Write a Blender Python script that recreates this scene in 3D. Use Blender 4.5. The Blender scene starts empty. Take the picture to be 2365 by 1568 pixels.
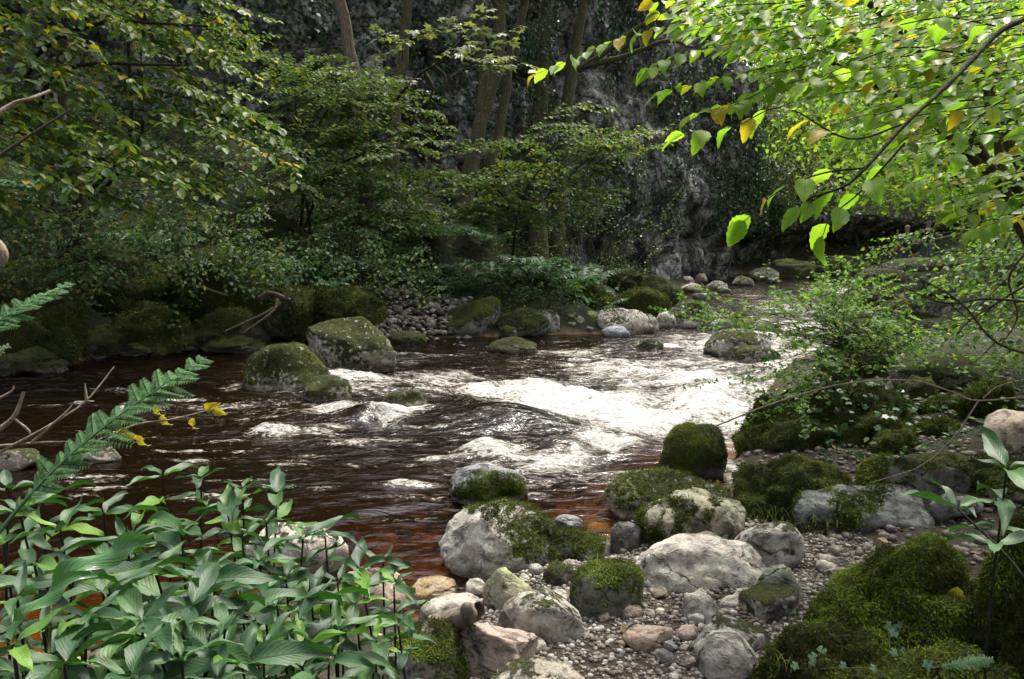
import bpy, math, random, zlib
import numpy as np
from mathutils import Vector, Matrix

scene = bpy.context.scene
COL = scene.collection
random.seed(7)
RNG = np.random.default_rng(7)

# ------------------------------------------------------------------ camera
FOC, CX, CY = 1821.0, 1182.5, 784.0          # reference frame 2365 x 1568
PITCH, EYE = math.radians(9.0), 1.7
cam = bpy.data.cameras.new('camera')
cam.sensor_width = 36.0
cam.lens = 36.0 * FOC / 2365.0
cam.clip_start, cam.clip_end = 0.05, 500.0
cam_o = bpy.data.objects.new('camera', cam)
cam_o.location = (0, 0, EYE)
cam_o.rotation_euler = (math.pi / 2 - PITCH, 0, 0)
COL.objects.link(cam_o)
scene.camera = cam_o

# ------------------------------------------------------------------ sky and sun
SUN_EL, SUN_AZ = math.radians(63), math.radians(24)     # azimuth from +Y towards +X
world = bpy.data.worlds.new('World')
scene.world = world
world.use_nodes = True
wn = world.node_tree
bg = wn.nodes['Background']
sky = wn.nodes.new('ShaderNodeTexSky')
sky.sky_type = 'NISHITA'
sky.sun_disc = False
sky.sun_elevation = SUN_EL
sky.sun_rotation = SUN_AZ
sky.air_density, sky.dust_density, sky.ozone_density = 1.0, 6.0, 1.0
hs = wn.nodes.new('ShaderNodeHueSaturation')
hs.inputs['Saturation'].default_value = 0.35
wn.links.new(sky.outputs[0], hs.inputs['Color'])
wn.links.new(hs.outputs[0], bg.inputs['Color'])
bg.inputs['Strength'].default_value = 0.15
sun = bpy.data.lights.new('sun', 'SUN')
sun.energy = 2.6
sun.angle = math.radians(14)
sun.color = (1.0, 0.94, 0.82)
sun_o = bpy.data.objects.new('sun', sun)
sd = Vector((math.sin(SUN_AZ) * math.cos(SUN_EL), math.cos(SUN_AZ) * math.cos(SUN_EL), math.sin(SUN_EL)))
sun_o.rotation_euler = sd.to_track_quat('Z', 'Y').to_euler()
COL.objects.link(sun_o)
scene.view_settings.view_transform = 'Standard'
scene.view_settings.look = 'None'
scene.view_settings.exposure = 1.25
scene.view_settings.gamma = 1.0
scene.cycles.max_bounces = 7
scene.cycles.transparent_max_bounces = 12
scene.cycles.use_denoising = True
scene.cycles.use_adaptive_sampling = True
scene.cycles.adaptive_threshold = 0.02
scene.cycles.sample_clamp_indirect = 6.0

# ------------------------------------------------------------------ helpers
CP, SP = math.cos(PITCH), math.sin(PITCH)
def ray(x, y):
    u, v = (x - CX) / FOC, (CY - y) / FOC
    return np.array((u, CP + v * SP, -SP + v * CP))
def at(x, y, d):
    return np.array((0, 0, EYE)) + ray(x, y) * d
def on(x, y, z=0.0):
    r = ray(x, y)
    return np.array((0, 0, EYE)) + r * ((z - EYE) / r[2])
def sst(a, b, x):
    t = np.clip((x - a) / (b - a), 0, 1)
    return t * t * (3 - 2 * t)

_perm = np.random.default_rng(3).permutation(256)
_perm = np.concatenate([_perm, _perm, _perm])
_g = np.random.default_rng(4).normal(size=(256, 3))
_g /= np.linalg.norm(_g, axis=1)[:, None]
def pn(p):
    """gradient noise, p (N,3) -> about -1..1"""
    p = np.asarray(p, float)
    i = np.floor(p).astype(int)
    f = p - i
    w = f * f * f * (f * (f * 6 - 15) + 10)
    i &= 255
    out = 0
    for dx in (0, 1):
        wx = w[:, 0] if dx else 1 - w[:, 0]
        for dy in (0, 1):
            wy = w[:, 1] if dy else 1 - w[:, 1]
            for dz in (0, 1):
                wz = w[:, 2] if dz else 1 - w[:, 2]
                h = _perm[_perm[_perm[(i[:, 0] + dx) & 255] + ((i[:, 1] + dy) & 255)] + ((i[:, 2] + dz) & 255)]
                g = _g[h]
                out = out + wx * wy * wz * (g[:, 0] * (f[:, 0] - dx) + g[:, 1] * (f[:, 1] - dy) + g[:, 2] * (f[:, 2] - dz))
    return out * 1.6
def fbm(p, octv=4, lac=2.03, gain=0.5):
    p = np.asarray(p, float)
    a, s = 1.0, 0
    for k in range(octv):
        s = s + a * pn(p + 17.3 * k)
        p = p * lac
        a *= gain
    return s
def ridged(p, octv=3):
    p = np.asarray(p, float)
    a, s = 1.0, 0
    for k in range(octv):
        s = s + a * (1 - 2 * np.abs(pn(p + 9.1 * k)))
        p = p * 2.1
        a *= 0.5
    return s
def n2(x, y, sx, sy, off=0.0, octv=3):
    return fbm(np.stack([x * sx + off, y * sy - off, np.full_like(x, off * .37)], -1), octv)

def mesh(name, V, F, smooth=True, attrs=None, uv=None):
    V = np.ascontiguousarray(V, np.float32)
    F = np.ascontiguousarray(F, np.int32)
    me = bpy.data.meshes.new(name)
    n, k = F.shape
    me.vertices.add(len(V)); me.vertices.foreach_set('co', V.ravel())
    me.loops.add(n * k); me.loops.foreach_set('vertex_index', F.ravel())
    me.polygons.add(n)
    me.polygons.foreach_set('loop_start', np.arange(0, n * k, k, dtype=np.int32))
    me.polygons.foreach_set('loop_total', np.full(n, k, np.int32))
    if smooth:
        me.polygons.foreach_set('use_smooth', np.ones(n, bool))
    me.update(calc_edges=True)
    for an, av in (attrs or {}).items():
        a = me.attributes.new(an, 'FLOAT', 'POINT')
        a.data.foreach_set('value', np.ascontiguousarray(av, np.float32))
    if uv is not None:
        l = me.uv_layers.new(name='UVMap')
        l.data.foreach_set('uv', np.ascontiguousarray(uv[F.ravel()], np.float32).ravel())
    return me
def obj(name, me, mat=None, parent=None, loc=None):
    o = bpy.data.objects.new(name, me)
    COL.objects.link(o)
    if mat is not None and me is not None and len(me.materials) == 0:
        me.materials.append(mat)
    if parent is not None:
        o.parent = parent
    if loc is not None:
        o.location = loc
    return o
def tag(o, label, cat, group=None, kind=None):
    o['label'] = label
    o['category'] = cat
    if group: o['group'] = group
    if kind: o['kind'] = kind
    return o
def thing(name, label, cat, loc, group=None):
    o = bpy.data.objects.new(name, None)
    COL.objects.link(o)
    o.empty_display_size = 0.1
    o.location = tuple(loc)
    return tag(o, label, cat, group)
class Acc:
    """collects triangles/quads as quads; builds one mesh"""
    def __init__(s): s.V, s.F, s.T, s.n = [], [], [], 0
    def add(s, V, F, t=0.5):
        V = np.asarray(V); F = np.asarray(F)
        s.V.append(V); s.F.append(F + s.n); s.n += len(V)
        s.T.append(np.full(len(V), t) if np.isscalar(t) else t)
    def tube(s, pts, radii, sides=6, t=0.5, cap=False):
        P = np.asarray(pts, float)
        n = len(P)
        R = np.asarray(radii, float) if not np.isscalar(radii) else np.full(n, radii)
        T = np.gradient(P, axis=0)
        T /= np.linalg.norm(T, axis=1)[:, None] + 1e-9
        ref = np.array((0.31, 0.23, 0.92)) if abs(T[:, 2]).mean() < .8 else np.array((0.9, 0.3, 0.1))
        A = np.cross(T, ref); A /= np.linalg.norm(A, axis=1)[:, None] + 1e-9
        B = np.cross(T, A)
        th = np.arange(sides) * 2 * math.pi / sides
        V = P[:, None, :] + R[:, None, None] * (np.cos(th)[None, :, None] * A[:, None, :] + np.sin(th)[None, :, None] * B[:, None, :])
        F = []
        i = np.arange(n - 1)[:, None] * sides
        j = np.arange(sides)[None, :]
        j2 = (j + 1) % sides
        F = np.stack([i + j, i + j2, i + sides + j2, i + sides + j], -1).reshape(-1, 4)
        s.add(V.reshape(-1, 3), F, t)
    def build(s, name, mat, parent=None, smooth=True, origin=None):
        V = np.concatenate(s.V)
        if origin is not None: V = V - np.asarray(origin)
        me = mesh(name, V, np.concatenate(s.F), smooth, {'tint': np.concatenate(s.T)})
        return obj(name, me, mat, parent)
def curve(ctrl, n=12):
    """Catmull-Rom through control points"""
    C = np.asarray(ctrl, float)
    if len(C) == 2:
        t = np.linspace(0, 1, n)[:, None]
        return C[0] * (1 - t) + C[1] * t
    C = np.vstack([2 * C[0] - C[1], C, 2 * C[-1] - C[-2]])
    out = []
    m = len(C) - 3
    for s in np.linspace(0, m, n):
        k = min(int(s), m - 1); t = s - k
        p0, p1, p2, p3 = C[k:k + 4]
        out.append(.5 * ((2 * p1) + (-p0 + p2) * t + (2 * p0 - 5 * p1 + 4 * p2 - p3) * t * t + (-p0 + 3 * p1 - 3 * p2 + p3) * t ** 3))
    return np.array(out)
def unit(v):
    v = np.asarray(v, float)
    return v / (np.linalg.norm(v, axis=-1, keepdims=True) + 1e-9)

# ------------------------------------------------------------------ materials
def new_mat(name):
    m = bpy.data.materials.new(name)
    m.use_nodes = True
    nt = m.node_tree
    nt.nodes.clear()
    out = nt.nodes.new('ShaderNodeOutputMaterial')
    return m, nt, out
def N(nt, typ, **kw):
    n = nt.nodes.new(typ)
    for k, v in kw.items():
        if k.startswith('i_'):
            key = k[2:].replace('_', ' ')
            n.inputs[int(key) if key.isdigit() else key].default_value = v
        else:
            setattr(n, k, v)
    return n
def ramp(nt, src, stops, interp='LINEAR'):
    r = nt.nodes.new('ShaderNodeValToRGB')
    r.color_ramp.interpolation = interp
    el = r.color_ramp.elements
    while len(el) > 1: el.remove(el[-1])
    for k, (p, c) in enumerate(stops):
        e = el[0] if k == 0 else el.new(p)
        e.position = p
        e.color = (*c, 1) if len(c) == 3 else c
    nt.links.new(src, r.inputs['Fac'])
    return r
def g3(v): return (v, v, v)
def math_n(nt, op, a, b=None, clamp=False):
    n = nt.nodes.new('ShaderNodeMath'); n.operation = op; n.use_clamp = clamp
    for k, s in enumerate((a, b)):
        if s is None: continue
        if isinstance(s, (int, float)): n.inputs[k].default_value = s
        else: nt.links.new(s, n.inputs[k])
    return n.outputs[0]
def mixc(nt, fac, a, b, blend='MIX'):
    n = nt.nodes.new('ShaderNodeMix'); n.data_type = 'RGBA'; n.blend_type = blend
    for key, s in ((0, fac), (6, a), (7, b)):
        if isinstance(s, (int, float)): n.inputs[key].default_value = s
        elif isinstance(s, tuple): n.inputs[key].default_value = (*s, 1) if len(s) == 3 else s
        else: nt.links.new(s, n.inputs[key])
    return n.outputs[2]
def noise(nt, coord, scale, detail=4, rough=.55, dist=0.0):
    n = nt.nodes.new('ShaderNodeTexNoise')
    n.inputs['Scale'].default_value = scale
    n.inputs['Detail'].default_value = detail
    n.inputs['Roughness'].default_value = rough
    n.inputs['Distortion'].default_value = dist
    nt.links.new(coord, n.inputs['Vector'])
    return n.outputs[0]
def mapping(nt, coord, scale=(1, 1, 1), rot=(0, 0, 0)):
    m = nt.nodes.new('ShaderNodeMapping')
    m.inputs['Scale'].default_value = scale
    m.inputs['Rotation'].default_value = rot
    nt.links.new(coord, m.inputs['Vector'])
    return m.outputs[0]
def attr(nt, name):
    a = nt.nodes.new('ShaderNodeAttribute'); a.attribute_name = name
    return a.outputs['Fac']
def bump(nt, h, strength, dist, prev=None):
    b = nt.nodes.new('ShaderNodeBump')
    b.inputs['Strength'].default_value = strength
    b.inputs['Distance'].default_value = dist
    nt.links.new(h, b.inputs['Height'])
    if prev is not None: nt.links.new(prev, b.inputs['Normal'])
    return b.outputs[0]

def rock_material():
    m, nt, out = new_mat('river_rock')
    L = nt.links
    geo = N(nt, 'ShaderNodeNewGeometry')
    pos = geo.outputs['Position']
    oi = N(nt, 'ShaderNodeObjectInfo')
    base = oi.outputs['Color']
    big = noise(nt, pos, 3.1, 5, .6)
    mid = noise(nt, pos, 14, 6, .62, .4)
    fine = noise(nt, pos, 70, 4, .6)
    c = mixc(nt, 1.0, base, ramp(nt, big, [(.3, g3(.62)), (.55, g3(1.0)), (.75, (1.22, 1.18, 1.12))]).outputs[0], 'MULTIPLY')
    c = mixc(nt, 1.0, c, ramp(nt, mid, [(.33, g3(.42)), (.46, g3(.92)), (.7, g3(1.18))]).outputs[0], 'MULTIPLY')
    c = mixc(nt, .6, c, ramp(nt, fine, [(.35, g3(.6)), (.6, g3(1.15))]).outputs[0], 'MULTIPLY')
    dn = N(nt, 'ShaderNodeTexNoise'); dn.inputs['Scale'].default_value = 3.0; dn.inputs['Detail'].default_value = 4; L.new(pos, dn.inputs['Vector'])
    wp_ = N(nt, 'ShaderNodeVectorMath', operation='MULTIPLY_ADD'); L.new(dn.outputs['Color'], wp_.inputs[0]); wp_.inputs[1].default_value = (.35, .35, .35); L.new(pos, wp_.inputs[2])
    vo = N(nt, 'ShaderNodeTexVoronoi', feature='DISTANCE_TO_EDGE'); vo.inputs['Scale'].default_value = 3.2; L.new(wp_.outputs[0], vo.inputs['Vector'])
    crack = ramp(nt, math_n(nt, 'ADD', vo.outputs['Distance'], math_n(nt, 'MULTIPLY', math_n(nt, 'SUBTRACT', big, .47), .5)), [(.0, g3(.25)), (.025, g3(1))]).outputs[0]
    c = mixc(nt, .85, c, crack, 'MULTIPLY')
    # pale lichen blotches
    lich = math_n(nt, 'MULTIPLY', attr(nt, 'lichen'), ramp(nt, noise(nt, pos, 9, 7, .7, .8), [(.5, g3(0)), (.56, g3(1))]).outputs[0])
    c = mixc(nt, lich, c, (.44, .44, .38))
    # green algae film
    alg = math_n(nt, 'MULTIPLY', attr(nt, 'algae'), ramp(nt, noise(nt, pos, 7, 5, .6), [(.38, g3(.1)), (.6, g3(1))]).outputs[0])
    c = mixc(nt, alg, c, (.17, .24, .05))
    # wetness
    wet = attr(nt, 'wet')
    c = mixc(nt, wet, c, mixc(nt, 1.0, c, (.36, .33, .30), 'MULTIPLY'))
    # moss
    mn = noise(nt, pos, 22, 6, .68)
    mossf = math_n(nt, 'ADD', attr(nt, 'moss'), math_n(nt, 'MULTIPLY', math_n(nt, 'SUBTRACT', mn, .5), 1.5))
    mossf = ramp(nt, mossf, [(.44, g3(0)), (.56, g3(1))]).outputs[0]
    mc = ramp(nt, noise(nt, pos, 45, 5, .7), [(.28, (.012, .017, .004)), (.5, (.040, .050, .010)), (.66, (.085, .095, .016)), (.82, (.15, .155, .03))]).outputs[0]
    mc = mixc(nt, 1.0, mc, ramp(nt, noise(nt, pos, 2.3, 3), [(.35, (.55, .6, .6)), (.6, (1.15, 1.1, .9))]).outputs[0], 'MULTIPLY')
    c = mixc(nt, mossf, c, mc)
    fl = math_n(nt, 'MULTIPLY', math_n(nt, 'MULTIPLY', math_n(nt, 'SUBTRACT', attr(nt, 'lichen'), .35, True), 1.5, True), ramp(nt, noise(nt, pos, 15, 6, .72), [(.585, g3(0)), (.63, g3(.85))]).outputs[0])
    c = mixc(nt, fl, c, (.50, .49, .40))
    p = N(nt, 'ShaderNodeBsdfPrincipled')
    L.new(c, p.inputs['Base Color'])
    rg = math_n(nt, 'SUBTRACT', .85, math_n(nt, 'MULTIPLY', wet, .6))
    rg = math_n(nt, 'MAXIMUM', rg, mossf)
    L.new(rg, p.inputs['Roughness'])
    p.inputs['Specular IOR Level'].default_value = .35
    pits = ramp(nt, mid, [(.3, g3(0)), (.46, g3(.8)), (.7, g3(1))]).outputs[0]
    b = bump(nt, big, .6, .08)
    b = bump(nt, pits, .7, .04, b); b = bump(nt, crack, .6, .03, b)
    b = bump(nt, fine, .35, .008, b)
    b2 = bump(nt, math_n(nt, 'MULTIPLY', mossf, math_n(nt, 'ADD', mn, noise(nt, pos, 110, 3, .7))), .9, .03, b)
    L.new(b2, p.inputs['Normal'])
    L.new(p.outputs[0], out.inputs[0])
    return m
M_ROCK = rock_material()

def moss_material(name, stops, bright=1.0):
    m, nt, out = new_mat(name)
    t = attr(nt, 'tint')
    c = ramp(nt, t, [(p, tuple(v * bright for v in cc)) for p, cc in stops]).outputs[0]
    d = N(nt, 'ShaderNodeBsdfDiffuse'); nt.links.new(c, d.inputs[0])
    tr = N(nt, 'ShaderNodeBsdfTranslucent'); nt.links.new(c, tr.inputs[0])
    mx = N(nt, 'ShaderNodeMixShader', i_0=.35)
    nt.links.new(d.outputs[0], mx.inputs[1]); nt.links.new(tr.outputs[0], mx.inputs[2])
    nt.links.new(mx.outputs[0], out.inputs[0])
    return m
M_MOSS = moss_material('moss_strands', [(0, (.02, .026, .007)), (.4, (.06, .082, .014)), (.75, (.13, .165, .024)), (1, (.22, .26, .045))])
M_MOSSG = moss_material('green_moss_strands', [(0, (.024, .025, .009)), (.3, (.06, .075, .015)), (.55, (.13, .18, .025)), (.8, (.22, .31, .04)), (1, (.32, .42, .08))])
M_GRASS = moss_material('grass_blades', [(0, (.06, .10, .02)), (.5, (.13, .19, .04)), (1, (.24, .28, .09))])

def leaf_material(name, stops, trans=.45, rough=.42, spec=.45, use_random=False, veins=False, spots=0.0, tgain=(1.25, 1.3, .7)):
    m, nt, out = new_mat(name)
    L = nt.links
    if use_random:
        src = N(nt, 'ShaderNodeObjectInfo').outputs['Random']
    else:
        src = attr(nt, 'tint')
    c = ramp(nt, src, stops).outputs[0]
    geo = N(nt, 'ShaderNodeNewGeometry')
    tc = N(nt, 'ShaderNodeTexCoord')
    nrm = None
    if veins:
        uv = tc.outputs['UV']
        sep = N(nt, 'ShaderNodeSeparateXYZ'); L.new(uv, sep.inputs[0])
        vabs = math_n(nt, 'ABSOLUTE', math_n(nt, 'SUBTRACT', sep.outputs[1], .5))
        ph = math_n(nt, 'SUBTRACT', math_n(nt, 'MULTIPLY', sep.outputs[0], 11.0), math_n(nt, 'MULTIPLY', vabs, 7.0))
        fr = math_n(nt, 'ABSOLUTE', math_n(nt, 'SUBTRACT', math_n(nt, 'FRACT', ph), .5))
        vein = ramp(nt, fr, [(0, g3(0)), (.10, g3(.75)), (.5, g3(1))]).outputs[0]
        midr = ramp(nt, vabs, [(0, g3(0)), (.035, g3(1))]).outputs[0]
        h = math_n(nt, 'MULTIPLY', vein, midr)
        cell = noise(nt, mapping(nt, uv, (1, .45, 1)), 26, 2, .5)
        h2 = math_n(nt, 'ADD', h, math_n(nt, 'MULTIPLY', cell, .5))
        nrm = bump(nt, h2, .22, .003)
        c = mixc(nt, 1.0, c, ramp(nt, h, [(0, g3(.6)), (1, g3(1.0))]).outputs[0], 'MULTIPLY')
    if spots > 0:
        sp = noise(nt, geo.outputs['Position'], 95, 3, .6)
        c = mixc(nt, ramp(nt, sp, [(.62, g3(0)), (.68, g3(spots))]).outputs[0], c, (.07, .035, .01))
    p = N(nt, 'ShaderNodeBsdfPrincipled')
    L.new(c, p.inputs['Base Color'])
    p.inputs['Roughness'].default_value = rough
    p.inputs['Specular IOR Level'].default_value = spec
    tr = N(nt, 'ShaderNodeBsdfTranslucent')
    tcx = mixc(nt, 1.0, c, tgain, 'MULTIPLY')
    L.new(tcx, tr.inputs[0])
    if nrm is not None:
        L.new(nrm, p.inputs['Normal'])
    mx = N(nt, 'ShaderNodeMixShader', i_0=trans)
    L.new(p.outputs[0], mx.inputs[1]); L.new(tr.outputs[0], mx.inputs[2])
    L.new(mx.outputs[0], out.inputs[0])
    return m
YEL, BRN = (.38, .27, .02), (.16, .075, .02)
M_HAZEL = leaf_material('hazel_leaves', [(0, (.038, .082, .022)), (.4, (.068, .135, .028)), (.7, (.115, .18, .026)), (.90, (.18, .21, .025)), (.97, (.36, .28, .02)), (1, YEL)], .45, .48, .3)
M_BEECH = leaf_material('understorey_leaves', [(0, (.055, .11, .035)), (.5, (.095, .17, .042)), (.85, (.15, .19, .045)), (1, (.24, .24, .05))], .42, .5, .25)
M_SYC = leaf_material('sycamore_leaves', [(0, (.10, .13, .08)), (.6, (.17, .20, .10)), (1, (.22, .24, .08))], .35, .4)
M_FERN = leaf_material('fern_fronds', [(0, (.025, .075, .03)), (.6, (.05, .13, .045)), (1, (.09, .18, .05))], .35, .5)
M_FERNN = leaf_material('near_fern_fronds', [(0, (.035, .09, .035)), (.6, (.06, .145, .05)), (1, (.09, .2, .04))], .3, .5)
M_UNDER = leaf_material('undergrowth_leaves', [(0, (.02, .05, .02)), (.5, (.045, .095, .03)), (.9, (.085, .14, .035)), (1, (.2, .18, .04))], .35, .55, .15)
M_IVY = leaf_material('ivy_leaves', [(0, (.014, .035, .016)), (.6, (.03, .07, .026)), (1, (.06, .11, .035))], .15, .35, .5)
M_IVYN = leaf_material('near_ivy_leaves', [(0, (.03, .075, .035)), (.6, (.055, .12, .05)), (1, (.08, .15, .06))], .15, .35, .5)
M_HAW = leaf_material('hawthorn_leaves', [(0, (.04, .09, .02)), (.5, (.08, .17, .03)), (.9, (.14, .25, .04)), (1, (.26, .26, .04))], .5, .5, .22)
M_ELM = leaf_material('elm_leaf', [(0, (.13, .26, .025)), (.5, (.18, .34, .03)), (.84, (.24, .38, .035)), (.90, (.38, .31, .02)), (1, (.46, .33, .02))], .68, .5, .3, use_random=True, veins=True, spots=.5)
M_ELMB = leaf_material('elm_leaves', [(0, (.12, .24, .022)), (.6, (.19, .34, .03)), (.9, (.26, .38, .03)), (.96, (.36, .28, .02)), (1, (.42, .3, .02))], .66, .4)
M_BRIGHT = leaf_material('backlit_leaves', [(0, (.07, .14, .025)), (.6, (.13, .24, .035)), (.92, (.2, .29, .04)), (1, (.36, .3, .03))], .62, .55, .2)  # backlight put into the colour as lighter greens
M_DARKT = leaf_material('shaded_tree_leaves', [(0, (.03, .05, .02)), (.6, (.06, .095, .028)), (1, (.14, .16, .03))], .45)  # shade put into the colour as darker greens
M_PLANT = leaf_material('lance_leaf', [(0, (.017, .052, .019)), (.35, (.028, .08, .027)), (.6, (.038, .098, .03)), (.84, (.055, .125, .028)), (.92, (.09, .20, .02)), (1, (.12, .22, .025))], .22, .5, .42, use_random=True, veins=True, tgain=(1.3, 1.7, .5), spots=.35)
M_TONGUE = leaf_material('tongue_fern_leaf', [(0, (.06, .16, .045)), (1, (.06, .17, .05))], .25, .22, .6, use_random=True, veins=True)
M_DEADLEAF = leaf_material('fallen_leaves', [(0, (.10, .05, .02)), (.4, (.26, .17, .07)), (.7, (.38, .27, .10)), (1, (.48, .34, .04))], .2, .6, .3, spots=.6)

def bark_material(name, c0, c1, c2, scale=1.0, mossy=0.0, pale=0.0):
    m, nt, out = new_mat(name)
    geo = N(nt, 'ShaderNodeNewGeometry')
    pos = geo.outputs['Position']
    st = mapping(nt, pos, (1, 1, .18))
    n1 = noise(nt, st, 28 * scale, 5, .65)
    n2_ = noise(nt, pos, 6 * scale, 4, .6)
    c = ramp(nt, n1, [(.3, c0), (.55, c1), (.75, c2)]).outputs[0]
    if mossy:
        c = mixc(nt, ramp(nt, n2_, [(.62 - .3 * mossy, g3(0)), (.78 - .3 * mossy, g3(.9))]).outputs[0], c, (.05, .06, .014))
    if pale:
        c = mixc(nt, ramp(nt, noise(nt, pos, 30 * scale, 2, .5), [(.66, g3(0)), (.70, g3(pale))]).outputs[0], c, (.42, .42, .38))
    p = N(nt, 'ShaderNodeBsdfPrincipled')
    nt.links.new(c, p.inputs['Base Color'])
    p.inputs['Roughness'].default_value = .9
    p.inputs['Specular IOR Level'].default_value = .2
    nt.links.new(bump(nt, n1, .8, .02), p.inputs['Normal'])
    nt.links.new(p.outputs[0], out.inputs[0])
    return m
M_BARK = bark_material('smooth_bark', (.04, .036, .022), (.085, .075, .045), (.13, .115, .075), 1, .5, .5)
M_BARKD = bark_material('dark_bark', (.012, .010, .007), (.028, .023, .015), (.05, .042, .028), 2, .35)
M_DEADW = bark_material('dead_wood', (.07, .055, .04), (.17, .14, .105), (.27, .235, .185), 1.4)
M_TWIG = bark_material('pale_twig', (.15, .11, .08), (.30, .24, .18), (.42, .36, .28), 4)
M_BARKR = bark_material('grey_brown_bark', (.03, .025, .016), (.065, .052, .034), (.12, .10, .07), 2.5, .3)
M_STEM = bark_material('dark_stem', (.012, .014, .007), (.022, .025, .012), (.04, .045, .02), 4)
M_STEMG = bark_material('green_stem', (.05, .07, .02), (.09, .12, .035), (.14, .17, .06), 4)
def plain(name, c, rough=.8, metal=0.0, var=.25, sc=30):
    m, nt, out = new_mat(name)
    tc = N(nt, 'ShaderNodeTexCoord')
    n = noise(nt, tc.outputs['Object'], sc, 4, .6)
    cc = mixc(nt, 1.0, c, ramp(nt, n, [(.3, g3(1 - var)), (.7, g3(1 + var))]).outputs[0], 'MULTIPLY')
    p = N(nt, 'ShaderNodeBsdfPrincipled')
    nt.links.new(cc, p.inputs['Base Color'])
    p.inputs['Roughness'].default_value = rough
    p.inputs['Metallic'].default_value = metal
    nt.links.new(p.outputs[0], out.inputs[0])
    return m

# ------------------------------------------------------------------ river plan, water level, terrain height
DROP0, DROPN = np.array((-0.1, 7.0)), np.array((0.69, 0.724))
def water_z(x, y):
    t = (x - DROP0[0]) * DROPN[0] + (y - DROP0[1]) * DROPN[1]
    near = sst(5.6, 4.6, y) * sst(3.2, 1.2, x)              # slack pool in front of the near boulders
    s = sst(-.35, .75, t) * (1 - .75 * near)
    return -.16 * s - .022 * np.maximum(t, 0) * (1 - near)
def on_w(x, y):
    p = on(x, y, 0)
    for _ in range(6):
        p = on(x, y, float(water_z(np.array(p[0]), np.array(p[1]))))
    return p
LB = [(-40, 11), (-14, 9.6)] + [tuple(on_w(*q)[:2]) for q in
      [(0, 862), (120, 842), (250, 826), (380, 816), (500, 803), (640, 808), (790, 815), (900, 792), (1000, 779), (1150, 777), (1300, 772), (1420, 770),
       (1500, 757), (1560, 722), (1580, 690), (1575, 662), (1690, 634), (1850, 627)]] + [(16, 37), (40, 44)]
RB = [(-40, 1.5), (-8, 2.4), (-3.2, 2.5)] + [tuple(on_w(*q)[:2]) for q in
      [(300, 1500), (600, 1440), (900, 1450), (1010, 1400), (1090, 1372), (1130, 1330), (1260, 1305), (1400, 1285), (1470, 1200), (1690, 1120), (1730, 1010), (1810, 905),
       (1940, 858), (2100, 812), (2250, 795), (2250, 768), (2090, 752), (2010, 715), (1965, 668), (1960, 645)]] + [(13.5, 31.5), (40, 36)]
LB, RB = np.array(LB, float), np.array(RB, float)
POLY = np.vstack([LB, RB[::-1]])
def pdist(x, y, line):
    P = np.stack([x, y], -1)
    best = np.full(len(P), 1e9)
    for a, b in zip(line[:-1], line[1:]):
        ab = b - a
        t = np.clip(((P - a) @ ab) / (ab @ ab + 1e-9), 0, 1)
        d = np.hypot(P[:, 0] - a[0] - t * ab[0], P[:, 1] - a[1] - t * ab[1])
        best = np.minimum(best, d)
    return best
def inside(x, y, poly):
    r = np.zeros(len(x), bool)
    j = len(poly) - 1
    for i in range(len(poly)):
        xi, yi = poly[i]; xj, yj = poly[j]
        if yi != yj:
            c = ((yi > y) != (yj > y)) & (x < (xj - xi) * (y - yi) / (yj - yi) + xi)
            r ^= c
        j = i
    return r
def ground_full(x, y):
    x = np.atleast_1d(np.asarray(x, float)); y = np.atleast_1d(np.asarray(y, float))
    dL, dR = pdist(x, y, LB), pdist(x, y, RB)
    ins = inside(x, y, POLY)
    w = water_z(x, y)
    d = np.minimum(dL, dR)
    na = n2(x, y, .55, .55, 3.1, 4); nb = n2(x, y, 2.3, 2.3, 8.7, 3)
    nearR = dR < dL
    bed = w - .03 - np.where(nearR & (y < 7), .46 * (1 - np.exp(-d * .30)), .45 * (1 - np.exp(-d * 1.1))) + nb * .04
    k = .17 + .36 * sst(1.0, -4.0, x) + .42 * sst(31, 35, y)
    hl = w + .03 + .12 * sst(0, .3, d) + k * np.minimum(d, 9) + .35 * np.maximum(d - 9, 0) + na * .5 * sst(.3, 2.5, d) + nb * .22 * sst(.1, .8, d)
    far = sst(8.5, 12.5, y)
    hn = .02 + .05 * sst(0, .25, d) + .075 * np.minimum(d, 3) + nb * .025 + .33 * np.maximum(x - 4.0 - .6 * np.maximum(y - 4, 0), 0) + .5 * np.maximum(-1.2 - y, 0) + np.maximum(x - 1.6, 0) * .05
    hf = w - .12 + (.12 - w) * sst(.0, 4.2, d) + .25 * sst(4, 7, d) * sst(20, 14, y) + .62 * np.maximum(d - 8.0, 0) + na * .10 * sst(.5, 2, d) + nb * .05
    hr = hn * (1 - far) + hf * far
    h = np.where(ins, bed, np.where(nearR, hr, hl))
    h = h - 3.5 * sst(6, 14, np.maximum(y - 34, 0)) * ins
    return h, ins, dL, dR, w
def gz(x, y):
    return float(ground_full(x, y)[0][0])
def on_g(x, y):
    p = on(x, y, 0.1)
    for _ in range(14):
        z = .5 * p[2] + .5 * max(gz(p[0], p[1]), -2)
        if z > EYE - .12: z = EYE - .12
        q = on(x, y, z)
        p = q
    return p

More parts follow.
